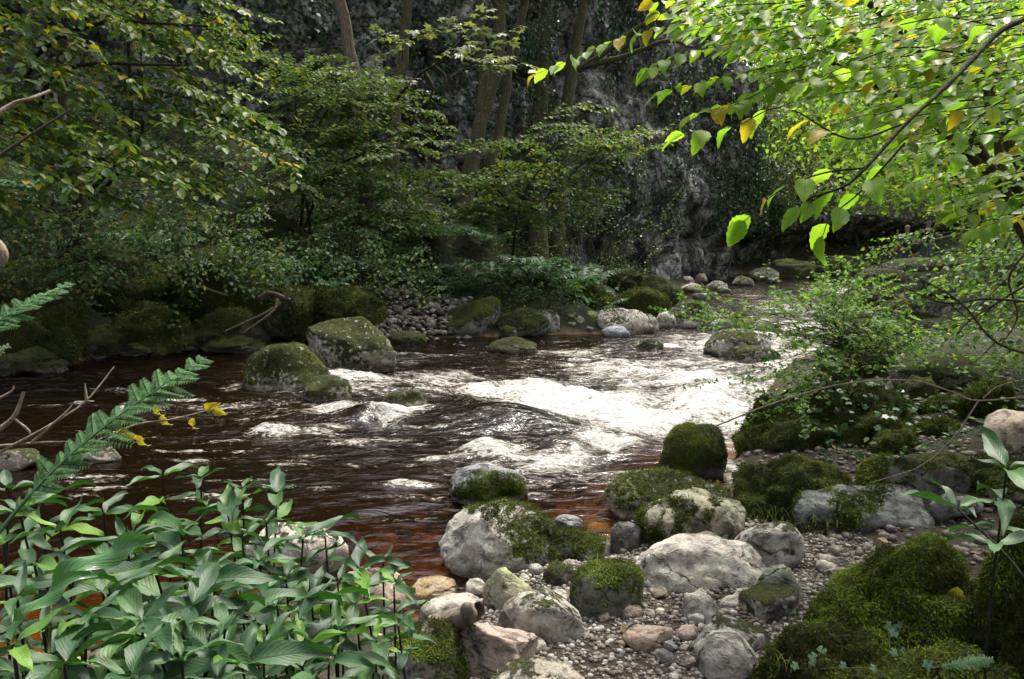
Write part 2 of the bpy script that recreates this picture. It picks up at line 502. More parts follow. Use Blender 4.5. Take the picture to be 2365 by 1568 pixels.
# ------------------------------------------------------------------ ground (bed, banks, hillsides)
def graded(lo, c, hi, n, a):
    t = np.linspace(-1, 1, n)
    s = np.sinh(a * t) / math.sinh(a)
    return np.where(s < 0, c + s * (c - lo), c + s * (hi - c))
def grid_faces(nx, ny, keep=None):
    i = np.arange(ny - 1)[:, None] * nx + np.arange(nx - 1)[None, :]
    F = np.stack([i, i + 1, i + nx + 1, i + nx], -1).reshape(-1, 4)
    return F if keep is None else F[keep]
def ground_material():
    m, nt, out = new_mat('bank_and_bed')
    L = nt.links
    pos = N(nt, 'ShaderNodeNewGeometry').outputs['Position']
    big, mid, fine = noise(nt, pos, 1.7, 5, .6), noise(nt, pos, 13, 5, .65), noise(nt, pos, 60, 4, .65)
    soil = ramp(nt, mid, [(.3, (.014, .011, .008)), (.5, (.036, .028, .020)), (.72, (.085, .068, .05))]).outputs[0]
    moss = ramp(nt, fine, [(.3, (.006, .008, .003)), (.55, (.018, .024, .006)), (.8, (.045, .053, .012))]).outputs[0]
    vor = N(nt, 'ShaderNodeTexVoronoi'); vor.inputs['Scale'].default_value = 9
    L.new(pos, vor.inputs['Vector'])
    bn = noise(nt, pos, 4.5, 6, .65, .6)
    bedc = ramp(nt, bn, [(.3, (.10, .07, .04)), (.48, (.24, .165, .09)), (.6, (.40, .29, .16)), (.75, (.52, .40, .24))]).outputs[0]
    bedc = mixc(nt, .35, bedc, ramp(nt, vor.outputs['Distance'], [(0, g3(1.1)), (.7, g3(.3))]).outputs[0], 'MULTIPLY')
    mf = math_n(nt, 'ADD', attr(nt, 'moss'), math_n(nt, 'MULTIPLY', math_n(nt, 'SUBTRACT', mid, .5), 1.4))
    c = mixc(nt, ramp(nt, mf, [(.42, g3(0)), (.58, g3(1))]).outputs[0], soil, moss)
    c = mixc(nt, attr(nt, 'bed'), c, bedc)
    p = N(nt, 'ShaderNodeBsdfPrincipled')
    L.new(c, p.inputs['Base Color'])
    p.inputs['Roughness'].default_value = .9
    p.inputs['Specular IOR Level'].default_value = .2
    b = bump(nt, mid, .8, .06); b = bump(nt, fine, .6, .012, b)
    L.new(b, p.inputs['Normal'])
    L.new(p.outputs[0], out.inputs[0])
    return m
gx = graded(-60, 0, 70, 330, 4.2); gy = graded(-25, 4.0, 95, 330, 4.2)
GX, GY = np.meshgrid(gx, gy)
fx, fy = GX.ravel(), GY.ravel()
gh, gins, gdl, gdr, gw = ground_full(fx, fy)
mossA = np.where(gdl < gdr, .95, .30 + .25 * sst(1.2, 3, fx)) * np.where(gdl < gdr, 1, sst(.0, .4, np.minimum(gdl, gdr)))
g_o = obj('ground', mesh('ground', np.stack([fx, fy, gh], -1), grid_faces(len(gx), len(gy)), True,
          {'bed': sst(.05, -.08, np.where(gins, -1, 1) * np.minimum(gdl, gdr)), 'moss': mossA}), ground_material())
g_o['kind'] = 'structure'
g_o['label'] = 'mossy stony banks and peat brown bed of the river gorge'

# ------------------------------------------------------------------ water
FOAM_GLINTS = [  # foam and painted ripple glints: x, y, half width, half height (reference pixels), amount
    (830, 872, 110, 15, .95), (1000, 880, 140, 20, .75), (1110, 900, 90, 22, .8), (1210, 905, 120, 26, 1.05), (1330, 935, 160, 36, 1.15), (1460, 975, 130, 36, 1.1), (1395, 1010, 75, 20, 1.1),
    (1620, 930, 130, 38, .95), (1560, 990, 120, 24, .95), (1700, 895, 90, 30, .75), (1850, 850, 110, 36, .75), (1480, 860, 220, 30, .5), (1720, 800, 230, 34, .58),
    (1900, 800, 150, 30, .7), (2080, 778, 200, 16, .85), (1870, 715, 170, 26, .72), (1760, 760, 120, 14, .6), (900, 957, 50, 12, 1.0), (960, 945, 50, 10, .8), (790, 945, 90, 18, .55), (640, 1000, 60, 10, .8),
    (330, 943, 60, 8, .75), (720, 985, 160, 8, .45), (545, 890, 40, 10, .55), (930, 826, 45, 9, .95), (880, 842, 40, 6, .7), (1130, 1050, 90, 20, .55), (1250, 1080, 160, 26, .5),
    (1330, 1050, 40, 18, .5), (1640, 1050, 80, 40, .62), (1600, 800, 160, 20, .5), (1340, 815, 120, 10, .45), (1430, 1100, 150, 20, .5), (1700, 1080, 40, 30, .6),
    (1310, 845, 40, 8, .75), (1060, 772, 80, 3, .9), (200, 818, 45, 2.5, .8), (300, 812, 50, 2.5, .8), (450, 806, 40, 2.5, .7), (1950, 672, 90, 16, .5),
    (1300, 1060, 140, 18, .55), (1560, 955, 260, 24, .7), (900, 910, 200, 10, .35), (590, 860, 30, 4, .4),
    (1700, 960, 90, 40, .95), (1820, 880, 90, 30, .9), (1620, 870, 160, 26, .6), (1880, 760, 150, 22, .85), (1950, 720, 110, 14, .7), (1560, 840, 200, 14, .45), (1640, 1020, 70, 30, .8),
    (260, 1000, 160, 5, .34), (500, 940, 150, 6, .42), (420, 1060, 200, 5, .30), (800, 1020, 170, 6, .42), (850, 1075, 180, 5, .34), (930, 1120, 140, 5, .3), (700, 905, 120, 5, .4), (250, 900, 160, 4, .3),  # faint thin streaks painting white ripple glints on the left water
    (1450, 850, 330, 46, .36), (1300, 1000, 300, 60, .34), (720, 940, 300, 40, .30), (1720, 860, 300, 70, .46), (1500, 920, 300, 60, .5), (1850, 760, 240, 50, .44), (1050, 900, 260, 36, .38), (450, 960, 260, 30, .24), (1150, 1060, 200, 30, .34), (1650, 980, 120, 60, .5), (1800, 690, 160, 30, .36),
    (1050, 1140, 60, 4, .4), (950, 1200, 90, 6, .38), (1240, 1120, 60, 6, .5),
]
_rf = np.random.default_rng(41)
for _ in range(70):      # painted white ripple glints, thin broken streaks on the brown water
    _x, _y = _rf.uniform(120, 1250), _rf.uniform(870, 1160)
    FOAM_GLINTS.append((_x, _y, _rf.uniform(30, 100), _rf.uniform(1.5, 3.5) * _y / 900, _rf.uniform(.38, .58)))
HUMP = [  # x, y, half width px, height m : water domed over sunken boulders
    (1160, 962, 150, .10), (1290, 1035, 85, .08), (850, 958, 60, .09), (1120, 1045, 90, .05), (640, 992, 45, .05), (1640, 925, 70, .12), (1230, 915, 60, .05), (1760, 905, 60, .06),
    (1330, 950, 50, -.10), (1400, 1020, 60, -.10), (890, 968, 40, -.07)]
def ell(x, y, rx, ry):
    c = on_w(x, y); a = on_w(x, y - ry); b = on_w(x, y + ry)
    dist = c[1]
    return c[0], c[1], rx * dist / FOC, abs(a[1] - b[1]) / 2 + .02
wx_ = graded(-28, .2, 24, 580, 2.6); wy_ = graded(2.0, 4.2, 42, 560, 2.6)
wy_ = np.concatenate([np.linspace(2.0, 4.2, 110, endpoint=False), 4.2 + (42 - 4.2) * (np.sinh(3.0 * np.linspace(0, 1, 470)) / math.sinh(3.0))])
WX, WY = np.meshgrid(wx_, wy_)
x_, y_ = WX.ravel(), WY.ravel()
wins = inside(x_, y_, POLY)
wdist = np.minimum(pdist(x_, y_, LB), pdist(x_, y_, RB))
ok = wins | (wdist < .45)
NX, NY = len(wx_), len(wy_)
keepF = (ok.reshape(NY, NX)[:-1, :-1] & ok.reshape(NY, NX)[1:, 1:] & ok.reshape(NY, NX)[1:, :-1] & ok.reshape(NY, NX)[:-1, 1:]).ravel()
Fw = grid_faces(NX, NY, keepF)
used = np.unique(Fw)
remap = np.full(NX * NY, -1); remap[used] = np.arange(len(used))
Fw = remap[Fw]
x_, y_ = x_[used], y_[used]
foam = np.zeros(len(x_))  # foam amount, with the painted glints mixed in
for (px, py, rx, ry, am) in FOAM_GLINTS:
    am *= .73 if am > .6 else 1.0
    cx, cy, ax, ay = ell(px, py, rx, ry)
    q = ((x_ - cx) / ax) ** 2 + ((y_ - cy) / ay) ** 2
    foam = np.maximum(foam, am * .92 * np.exp(-q * .6)) + .13 * am * np.exp(-q * 1.2)
foam = np.clip(foam + .16 * n2(x_, y_, 1.1, 2.2, 44., 3) * sst(.1, .5, foam), 0, 1.12)
ang = .22
u_, v_ = x_ * math.cos(ang) + y_ * math.sin(ang), -x_ * math.sin(ang) + y_ * math.cos(ang)
wob = n2(x_, y_, .6, .6, 5.0, 2)
calm = n2(u_, v_ + wob * .35, 1.3, 4.0, 1.7, 2) * .026 + n2(u_, v_ + wob * .3, 3.4, 9.0, 2.2, 3) * .013 * (.45 + .8 * sst(-.5, .6, n2(x_, y_, .8, 1.6, 31., 2)))
ripw = .48 + .52 * sst(4.2, 6.5, y_)
calm = calm * ripw
rough_ = sst(.2, .95, foam)
chop = n2(u_, v_, 2.4, 4.4, 6.1, 4) * .062 + ridged(np.stack([u_ * 3.8, v_ * 7.0, np.zeros_like(u_)], -1), 3) * .026
hz = np.zeros(len(x_))
for (px, py, rx, hh) in HUMP:
    cx, cy, ax, _ = ell(px, py, rx, 10)
    q = ((x_ - cx) / ax) ** 2 + ((y_ - cy) / (ax * .8)) ** 2
    hz += hh * np.exp(-q * 1.3)
edge = sst(.0, .4, np.where(inside(x_, y_, POLY), 1, -1) * np.minimum(pdist(x_, y_, LB), pdist(x_, y_, RB)))
farf = 1 - .5 * sst(10, 24, y_)
wz_ = water_z(x_, y_) + (calm * (1 - .3 * rough_) + chop * (.10 + .95 * rough_)) * (.25 + .75 * edge) * farf + hz
gb = ground_full(x_, y_)[0]
foam = np.clip(foam + sst(.12, .5, foam) * np.clip(chop / .06, -1, 1.2) * .20, 0, 1.1)
depth = np.clip(wz_ - gb, 0, 1)
def water_material():
    m, nt, out = new_mat('peaty_water')
    L = nt.links
    pos = N(nt, 'ShaderNodeNewGeometry').outputs['Position']
    st = mapping(nt, pos, (1.0, 2.6, 1.5), (0, 0, -.22))
    f = attr(nt, 'foam')  # whitewater mask, holding the painted glints too
    na = noise(nt, st, 3.6, 8, .70, 1.0)
    nb = noise(nt, st, 13, 7, .8, 1.5)
    fv = math_n(nt, 'ADD', f, math_n(nt, 'ADD', math_n(nt, 'MULTIPLY', math_n(nt, 'SUBTRACT', na, .5), 1.7), math_n(nt, 'MULTIPLY', math_n(nt, 'SUBTRACT', nb, .5), 2.6)))
    ff = ramp(nt, fv, [(.55, g3(0)), (.66, g3(.5)), (.86, g3(1))]).outputs[0]
    foamc = ramp(nt, fv, [(.5, (.50, .34, .18)), (.72, (.52, .48, .41)), (.95, (.56, .56, .555)), (1.0, (.64, .64, .64))]).outputs[0]
    fd = N(nt, 'ShaderNodeBsdfPrincipled'); L.new(foamc, fd.inputs['Base Color']); fd.inputs['Roughness'].default_value = .55
    tint = ramp(nt, attr(nt, 'depth'), [(0, (.90, .76, .54)), (.06, (.56, .35, .15)), (.16, (.25, .115, .036)), (.3, (.095, .035, .010)), (.5, (.04, .014, .004))]).outputs[0]
    tr = N(nt, 'ShaderNodeBsdfTransparent'); L.new(tint, tr.inputs[0])
    df = N(nt, 'ShaderNodeBsdfDiffuse'); df.inputs[0].default_value = (.008, .0031, .0012, 1)
    deepf = ramp(nt, attr(nt, 'depth'), [(0, g3(0)), (.35, g3(.6))]).outputs[0]
    body = N(nt, 'ShaderNodeMixShader'); L.new(deepf, body.inputs[0]); L.new(tr.outputs[0], body.inputs[1]); L.new(df.outputs[0], body.inputs[2])
    rip = noise(nt, st, 5.5, 3, .6, .5); rip2 = noise(nt, st, 17, 3, .6, .3)
    rw = attr(nt, 'rip'); nrm = bump(nt, math_n(nt, 'MULTIPLY', rip, rw), .5, .055); nrm = bump(nt, math_n(nt, 'MULTIPLY', rip2, rw), .35, .012, nrm)
    fr = N(nt, 'ShaderNodeFresnel', i_IOR=1.34); L.new(nrm, fr.inputs['Normal'])
    gl = N(nt, 'ShaderNodeBsdfGlossy'); gl.inputs['Roughness'].default_value = .04; L.new(nrm, gl.inputs['Normal'])
    wat = N(nt, 'ShaderNodeMixShader'); L.new(fr.outputs[0], wat.inputs[0]); L.new(body.outputs[0], wat.inputs[1]); L.new(gl.outputs[0], wat.inputs[2])
    L.new(bump(nt, math_n(nt, 'ADD', na, nb), .9, .05), fd.inputs['Normal'])
    mx = N(nt, 'ShaderNodeMixShader'); L.new(ff, mx.inputs[0]); L.new(wat.outputs[0], mx.inputs[1]); L.new(fd.outputs[0], mx.inputs[2])
    L.new(mx.outputs[0], out.inputs[0])
    return m
w_o = obj('river_water', mesh('river_water', np.stack([x_, y_, wz_], -1), Fw, True, {'foam': foam, 'depth': depth, 'rip': ripw}), water_material())
w_o['kind'] = 'structure'
w_o['label'] = 'peat brown river breaking into white rapids between boulders'

# ------------------------------------------------------------------ cliff
def cliff_material():
    m, nt, out = new_mat('limestone_cliff')
    L = nt.links
    pos = N(nt, 'ShaderNodeNewGeometry').outputs['Position']
    v = mapping(nt, pos, (1, 1, .75))
    big, mid, fine = noise(nt, v, .7, 6, .62), noise(nt, v, 3.0, 8, .66, .25), noise(nt, pos, 11, 7, .72)
    c = ramp(nt, mid, [(.36, (.035, .034, .033)), (.45, (.13, .128, .125)), (.53, (.31, .307, .302)), (.68, (.58, .575, .565))]).outputs[0]
    c = mixc(nt, 1.0, c, ramp(nt, fine, [(.38, g3(.22)), (.5, g3(.85)), (.68, g3(1.3))]).outputs[0], 'MULTIPLY')
    c = mixc(nt, 1.0, c, ramp(nt, big, [(.40, g3(.16)), (.50, g3(.8)), (.6, g3(1.2))]).outputs[0], 'MULTIPLY')
    vo = N(nt, 'ShaderNodeTexVoronoi', feature='DISTANCE_TO_EDGE'); vo.inputs['Scale'].default_value = .9
    dn = N(nt, 'ShaderNodeTexNoise'); dn.inputs['Scale'].default_value = 1.3; dn.inputs['Detail'].default_value = 5; L.new(pos, dn.inputs['Vector'])
    wp_ = N(nt, 'ShaderNodeVectorMath', operation='MULTIPLY_ADD'); L.new(dn.outputs['Color'], wp_.inputs[0]); wp_.inputs[1].default_value = (.8, .8, .8); L.new(mapping(nt, pos, (1, 1, 1.9)), wp_.inputs[2])
    L.new(wp_.outputs[0], vo.inputs['Vector'])
    crack = ramp(nt, vo.outputs['Distance'], [(0, g3(.08)), (.05, g3(1))]).outputs[0]
    c = mixc(nt, .7, c, crack, 'MULTIPLY')
    c = mixc(nt, 1.0, c, (1.0, .99, .93), 'MULTIPLY')
    mf = math_n(nt, 'ADD', attr(nt, 'moss'), math_n(nt, 'MULTIPLY', math_n(nt, 'SUBTRACT', noise(nt, pos, 1.4, 6, .7), .5), 2.2))
    mcol = ramp(nt, fine, [(.3, (.010, .012, .005)), (.6, (.035, .042, .014)), (.8, (.07, .075, .025))]).outputs[0]
    c = mixc(nt, ramp(nt, mf, [(.5, g3(0)), (.65, g3(.95))]).outputs[0], c, mcol)
    p = N(nt, 'ShaderNodeBsdfPrincipled')
    L.new(c, p.inputs['Base Color']); p.inputs['Roughness'].default_value = .9; p.inputs['Specular IOR Level'].default_value = .25
    b = bump(nt, mid, .55, .18); b = bump(nt, fine, .8, .07, b); b = bump(nt, crack, .5, .14, b)
    L.new(b, p.inputs['Normal']); L.new(p.outputs[0], out.inputs[0])
    return m
M_CLIFF = cliff_material()
plan = [(-45, 15.5), (-24, 14.5), (-14, 14.6), (-8, 16.6), (-4.2, 18.6), (-1.0, 20.6), (2.2, 22.2), (4.6, 24.4), (6.6, 27.6), (8.6, 29.6), (9.9, 31.2), (11.3, 32.6), (13.3, 34.6), (16.8, 38.0), (25, 42.6), (42, 47)]
cp = curve(plan, 330)
nh = 170
hh = np.linspace(0, 1, nh)
CT = np.gradient(cp, axis=0); CT /= np.linalg.norm(CT, axis=1)[:, None]
CN = np.stack([CT[:, 1], -CT[:, 0]], -1)                  # outward, towards the river
top = np.interp(np.linspace(0, len(plan) - 1, len(cp)), np.arange(len(plan)), [16, 15, 13, 11.5, 10.5, 10, 10, 10, 9.4, 6.6, 3.4, 2.0, 1.7, 1.7, 1.9, 2.2])
U_, H_ = np.meshgrid(np.arange(len(cp)), hh)
Ui = U_.ravel(); Hf = H_.ravel()
Z = -1.2 + Hf * (top[Ui] + 1.2)
X = cp[Ui, 0].copy(); Y = cp[Ui, 1].copy()
P0 = np.stack([X, Y, Z], -1)
dsp = fbm(P0 * np.array((.28, .28, .22)), 4) * .7 + ridged(P0 * np.array((.7, .7, .5)) + 4, 3) * .14 + fbm(P0 * 2.2 + 9, 3) * .07
dsp += -.10 * np.maximum(0, np.sin(Z * 2.6 + fbm(P0 * .4, 2) * 2.2)) ** 6 * 2.2                 # bedding cracks
over = sst(7.6, 9.4, X) * sst(1.6, .0, Z) * 1.2                                                    # undercut at the far end
dsp -= over * 1.5
dsp -= .035 * Z * Z * .25                                                                     # leans back higher up
XY = np.stack([X, Y], -1) + CN[Ui] * dsp[:, None]
mossC = .20 + .35 * sst(.0, -1, fbm(P0 * .35 + 3, 2)) + .25 * sst(6, 9, Z) - .25 * sst(3, 6.5, X) * sst(6.5, 3, Z) + .5 * sst(9.2, 10, X)
c_o = obj('cliff', mesh('cliff', np.stack([XY[:, 0], XY[:, 1], Z], -1), grid_faces(len(cp), nh), True, {'moss': mossC}), M_CLIFF)
c_o['kind'] = 'structure'
c_o['label'] = 'pale weathered limestone cliff with dark stains and ivy behind the trees'
CLIFF_V = np.stack([XY[:, 0], XY[:, 1], Z], -1)
CLIFF_N = np.stack([CN[Ui, 0], CN[Ui, 1], np.zeros(len(Ui))], -1)

# ------------------------------------------------------------------ boulders
import bmesh
_ico = {}
def ico(n):
    if n not in _ico:
        bm = bmesh.new(); bmesh.ops.create_icosphere(bm, subdivisions=n, radius=1)
        bm.verts.ensure_lookup_table()
        _ico[n] = (np.array([v.co[:] for v in bm.verts]), np.array([[v.index for v in f.verts] for f in bm.faces]))
        bm.free()
    V, F = _ico[n]
    return V.copy(), F
def vnormals(V, F):
    fn = np.cross(V[F[:, 1]] - V[F[:, 0]], V[F[:, 2]] - V[F[:, 0]])
    n = np.zeros_like(V)
    for k in range(3): np.add.at(n, F[:, k], fn)
    return unit(n)
SHAPE = {  # superellipsoid power, plane cuts, cut depth, noise, top squash bias
    'r': (2.3, 8, .84, .12), 'b': (3.2, 9, .78, .10), 'a': (2.4, 15, .64, .09), 'f': (2.8, 8, .80, .10), 'p': (1.75, 10, .70, .10), 'm': (2.0, 5, .90, .26)}
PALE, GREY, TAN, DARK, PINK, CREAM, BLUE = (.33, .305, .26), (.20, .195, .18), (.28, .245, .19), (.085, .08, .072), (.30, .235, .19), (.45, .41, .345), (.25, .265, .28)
def rock_mesh(shape, seed, W, D, Ht, sub, rot=None, skew=0.0):
    r = np.random.default_rng(seed)
    V, F = ico(sub)
    pw, cuts, cd, nz = SHAPE[shape]
    V = V / (np.sum(np.abs(V) ** pw, 1) ** (1 / pw))[:, None]
    for _ in range(cuts):
        n = unit(r.normal(size=3) * np.array((1, 1, .8)))
        d = cd + r.uniform(-.06, .14)
        e = V @ n - d
        V = V - n * (np.where(e > 0, e * .93, 0))[:, None]
    nn = unit(V)
    V = V + nn * (fbm(V * 1.3 + seed * 1.7, 3) * nz + fbm(V * 4.5 + seed, 3) * nz * (.34 if shape != 'm' else .42) + ridged(V * 2.4 + seed, 2) * nz * .22 + fbm(V * 13 + seed, 2) * nz * .07)[:, None]
    a = r.uniform(0, 6.28) if rot is None else rot
    c, s = math.cos(a), math.sin(a)
    V[:, :2] = V[:, :2] @ np.array(((c, s), (-s, c)))
    V[:, 0] += skew * V[:, 2]
    lo, hi = V.min(0), V.max(0)
    V = (V - (lo + hi) / 2) / ((hi - lo) / 2)
    return V * np.array((W / 2, D / 2, Ht / 2)), F
ROCKS = []
def rock(x0, y0, x1, y1, base, dr, shape, moss, tint, name, label, sub=4, lich=.3, alg=0.0, wet=True, rot=None, group=None, mossdir=(0, 0, 1), skew=0.0, cat='boulder', sink=.62, wetall=0.0, seed=None):
    """a boulder whose outline spans the reference box (x0,y0)-(x1,y1); y1 is where it meets the water ('w') or the ground ('g')"""
    seed = seed or (zlib.crc32(label.encode()) % 900 + (len(ROCKS) if group else 0) + 11)
    if x1 - x0 < 200: sub = min(sub, 4)
    xc = (x0 + x1) / 2
    p = at(xc, y1, base[1]) if isinstance(base, tuple) else on_w(xc, y1) if base == 'w' else (on_g(xc, y1) if base == 'g' else on(xc, y1, base))
    d0 = p[1] * CP + (EYE - p[2]) * SP
    W = (x1 - x0) / FOC * d0
    D = dr * W
    cd_ = .28 if shape == 'm' else .36
    dc = d0 + cd_ * D
    W = 1.05 * (x1 - x0) / FOC * (d0 + .3 * D)
    ztop = at(xc, y0, dc)[2]
    zb = p[2]
    Hv = max(ztop - zb, .10 * W)
    Ht = Hv * (1 + sink)
    c = at(xc, y1, dc)
    V, F = rock_mesh(shape, seed, W, D, Ht, sub, rot, skew)
    o_z = zb - sink * Hv
    V[:, 2] += Ht / 2
    nrm = vnormals(V, F)
    wp = V + np.array((c[0], p[1] + cd_ * D, o_z))
    md = unit(np.array(mossdir, float))
    ms = moss + .55 * (nrm @ md - .25) * (1 if moss > .02 else 0) + fbm(wp * 2.2 / max(W, .3) + seed, 3) * .33
    ms = np.where(moss > .02, ms, 0) * (sst(.0, .05 + .05 * Hv, wp[:, 2] - zb) if wet else 1)
    wt = np.zeros(len(V))
    if wet: wt = sst(.10 + .06 * Hv, .02, wp[:, 2] - zb + fbm(wp * 5, 2) * .03)
    wt = np.maximum(wt, wetall)
    al = np.clip(alg * (.4 + nrm[:, 2] + fbm(wp * 4, 2) * .4), 0, 1)
    me = mesh(name, V, F, True, {'moss': np.clip(ms, 0, 1.2), 'wet': wt, 'lichen': np.full(len(V), lich), 'algae': al})
    o = obj(name, me, M_ROCK, None, (c[0], p[1] + cd_ * D, o_z))
    o.color = (*tint, 1)
    tag(o, label, cat, group)
    ROCKS.append((o, V + np.array(o.location), F, nrm, ms, W))
    return o

R = rock
# --- mid river and far bank
R(562, 788, 756, 898, 'w', .8, 'r', .62, TAN, 'boulder', 'rounded olive mossy boulder flecked with pale lichen, front one of the midstream pair', lich=.9)
R(712, 728, 924, 852, 'w', .8, 'a', .60, TAN, 'boulder', 'large faceted boulder with cream lichen crown behind the rounded mossy one', lich=1.0, sub=5, seed=12)
R(600, 690, 742, 790, 'w', .8, 'a', .42, GREY, 'boulder', 'dark lichen-speckled boulder under the driftwood on the far bank', lich=1.0)
R(700, 866, 812, 928, 'w', .8, 'r', .66, TAN, 'boulder', 'small mossy boulder beside a brown spill of water, foot of the midstream pair', lich=.7)
R(884, 899, 987, 938, 'w', .7, 'f', .62, TAN, 'boulder', 'low flat mossy rock ringed by white water in the middle of the rapids', lich=.7)
R(1000, 682, 1152, 777, 'w', .8, 'a', .62, GREY, 'boulder', 'wedge-shaped mossy boulder with sloping top at the edge of the still brown pool', lich=.5, sub=5, skew=.15)
R(1160, 670, 1275, 760, 'w', .8, 'p', .62, GREY, 'boulder', 'peaked mossy boulder with pale ridge beside the wedge-shaped boulder', lich=.9)
R(1150, 708, 1268, 776, 'w', .6, 'p', .55, GREY, 'boulder', 'low dark mossy rock at the foot of the peaked boulder', lich=.5)
R(1230, 714, 1292, 772, 'w', .7, 'a', .2, GREY, 'boulder', 'bare grey angular rock at the right foot of the peaked boulder', lich=.6)
R(1152, 750, 1196, 780, 'w', .8, 'r', .5, DARK, 'stone', 'small dark mossy stone between wedge-shaped boulder and brown pool', sub=3, cat='stone')
R(1126, 777, 1238, 816, 'w', .7, 'p', .50, TAN, 'boulder', 'low pyramid of mossy rock standing alone in the brown pool', lich=.6)
R(1298, 717, 1348, 766, 'w', .8, 'a', .30, PALE, 'boulder', 'angular bright green algae-stained rock beside the rounded green one', alg=.9, lich=.8)
R(1340, 717, 1388, 762, 'w', .9, 'r', .0, PALE, 'boulder', 'rounded pale stone with a bright green algae cap', alg=1.0, lich=.2, sink=.2)
R(1368, 711, 1502, 770, 'w', .7, 'b', .12, CREAM, 'boulder', 'large smooth cream flat-topped boulder on the far waterline', lich=.2)
R(1465, 722, 1520, 768, 'w', .8, 'r', .25, PALE, 'boulder', 'pale speckled rock tucked at the right end of the flat-topped boulder', lich=.8)
R(1372, 740, 1398, 768, 'w', .9, 'a', .0, PINK, 'stone', 'small pinkish tan stone in front of the flat-topped boulder', sub=3, lich=.1, cat='stone')
R(1390, 752, 1456, 780, 'w', .7, 'r', .0, BLUE, 'stone', 'smooth blue-grey stone lying in the water before the flat-topped boulder', sub=3, lich=.1, cat='stone')
R(1300, 742, 1336, 768, 'w', .8, 'a', .0, GREY, 'stone', 'small grey stone at the left foot of the green algae rock', sub=3, cat='stone')
R(1344, 752, 1376, 770, 'w', .8, 'a', .0, DARK, 'stone', 'small dark wet stone below the green-capped stone', sub=3, cat='stone')
R(1518, 694, 1658, 758, 'w', .7, 'a', .40, PALE, 'boulder', 'rough pale boulder with mossy top at the head of the rapids', lich=1.0, sub=5)
R(1512, 718, 1560, 760, 'w', .8, 'r', .1, PALE, 'boulder', 'low white boulder leaning on the left of the rough pale boulder', lich=.9)
R(1640, 734, 1692, 762, 'w', .8, 'r', .0, BLUE, 'stone', 'wet grey stone in the rapids right of the rough pale boulder', sub=3, cat='stone')
R(1686, 718, 1724, 760, 'w', .8, 'r', .5, GREY, 'stone', 'upright mossy grey stone in a row across the rapids', sub=3, cat='stone')
R(1704, 730, 1748, 762, 'w', .8, 'r', .0, PINK, 'stone', 'tan rounded stone beside the upright mossy stone', sub=3, cat='stone')
R(1738, 734, 1802, 768, 'w', .8, 'a', .0, PALE, 'stone', 'pale triangular stone under the overhanging shrub twigs', sub=3, cat='stone')
R(1468, 779, 1532, 810, 'w', .8, 'r', .55, GREY, 'boulder', 'small mossy rock poking out of the choppy water', lich=.9)
R(1628, 758, 1780, 826, 'w', .7, 'f', .42, PALE, 'boulder', 'broad wet pale boulder with mossy patches in the rapids', lich=1.0, sub=5)
R(1684, 798, 1798, 836, 'w', .6, 'f', .5, PALE, 'boulder', 'low mossy slab at the foot of the broad wet boulder', lich=.8)
R(1876, 762, 1950, 800, 'w', .8, 'a', .35, PALE, 'boulder', 'pale leaning rock in the white water behind the shrub', lich=.6)
# distant stones up the river
k = 0
for (a, b, c, d, tn, mo, lb) in [
    (1573, 652, 1618, 674, CREAM, 0, 'far pale stone lowest of the cluster at the cliff foot'),
    (1570, 637, 1604, 656, (.62, .50, .44), 0, 'far pinkish white stone brightest of the cluster at the cliff foot'),
    (1604, 630, 1632, 655, PINK, 0, 'far pink stone leaning upright at the cliff foot'),
    (1628, 648, 1680, 668, PALE, .2, 'far pale green-tinged stone at the water below the cliff'),
    (1690, 636, 1740, 660, GREY, .3, 'far grey block in the dark water below the cliff'),
    (1728, 618, 1796, 648, GREY, .3, 'far large grey rock splashed by water near the overhang'),
    (1655, 660, 1690, 676, GREY, 0, 'far small grey stone in dark water'),
    (1770, 640, 1800, 654, DARK, .2, 'far dark stone near the splashed rock'),
    (1600, 676, 1640, 690, PALE, .1, 'far flat pale stone by the mossy bank point'),
    (1645, 614, 1700, 640, DARK, .4, 'far dark mossy rock at the bottom of the cliff'),
    (1540, 610, 1600, 640, DARK, .6, 'far dark mossy rock under the cliff corner')]:
    R(a, b, c, d, 'w', .8, 'ar'[k % 2], mo, tn, 'stone', lb, sub=3, cat='stone', lich=.3); k += 1
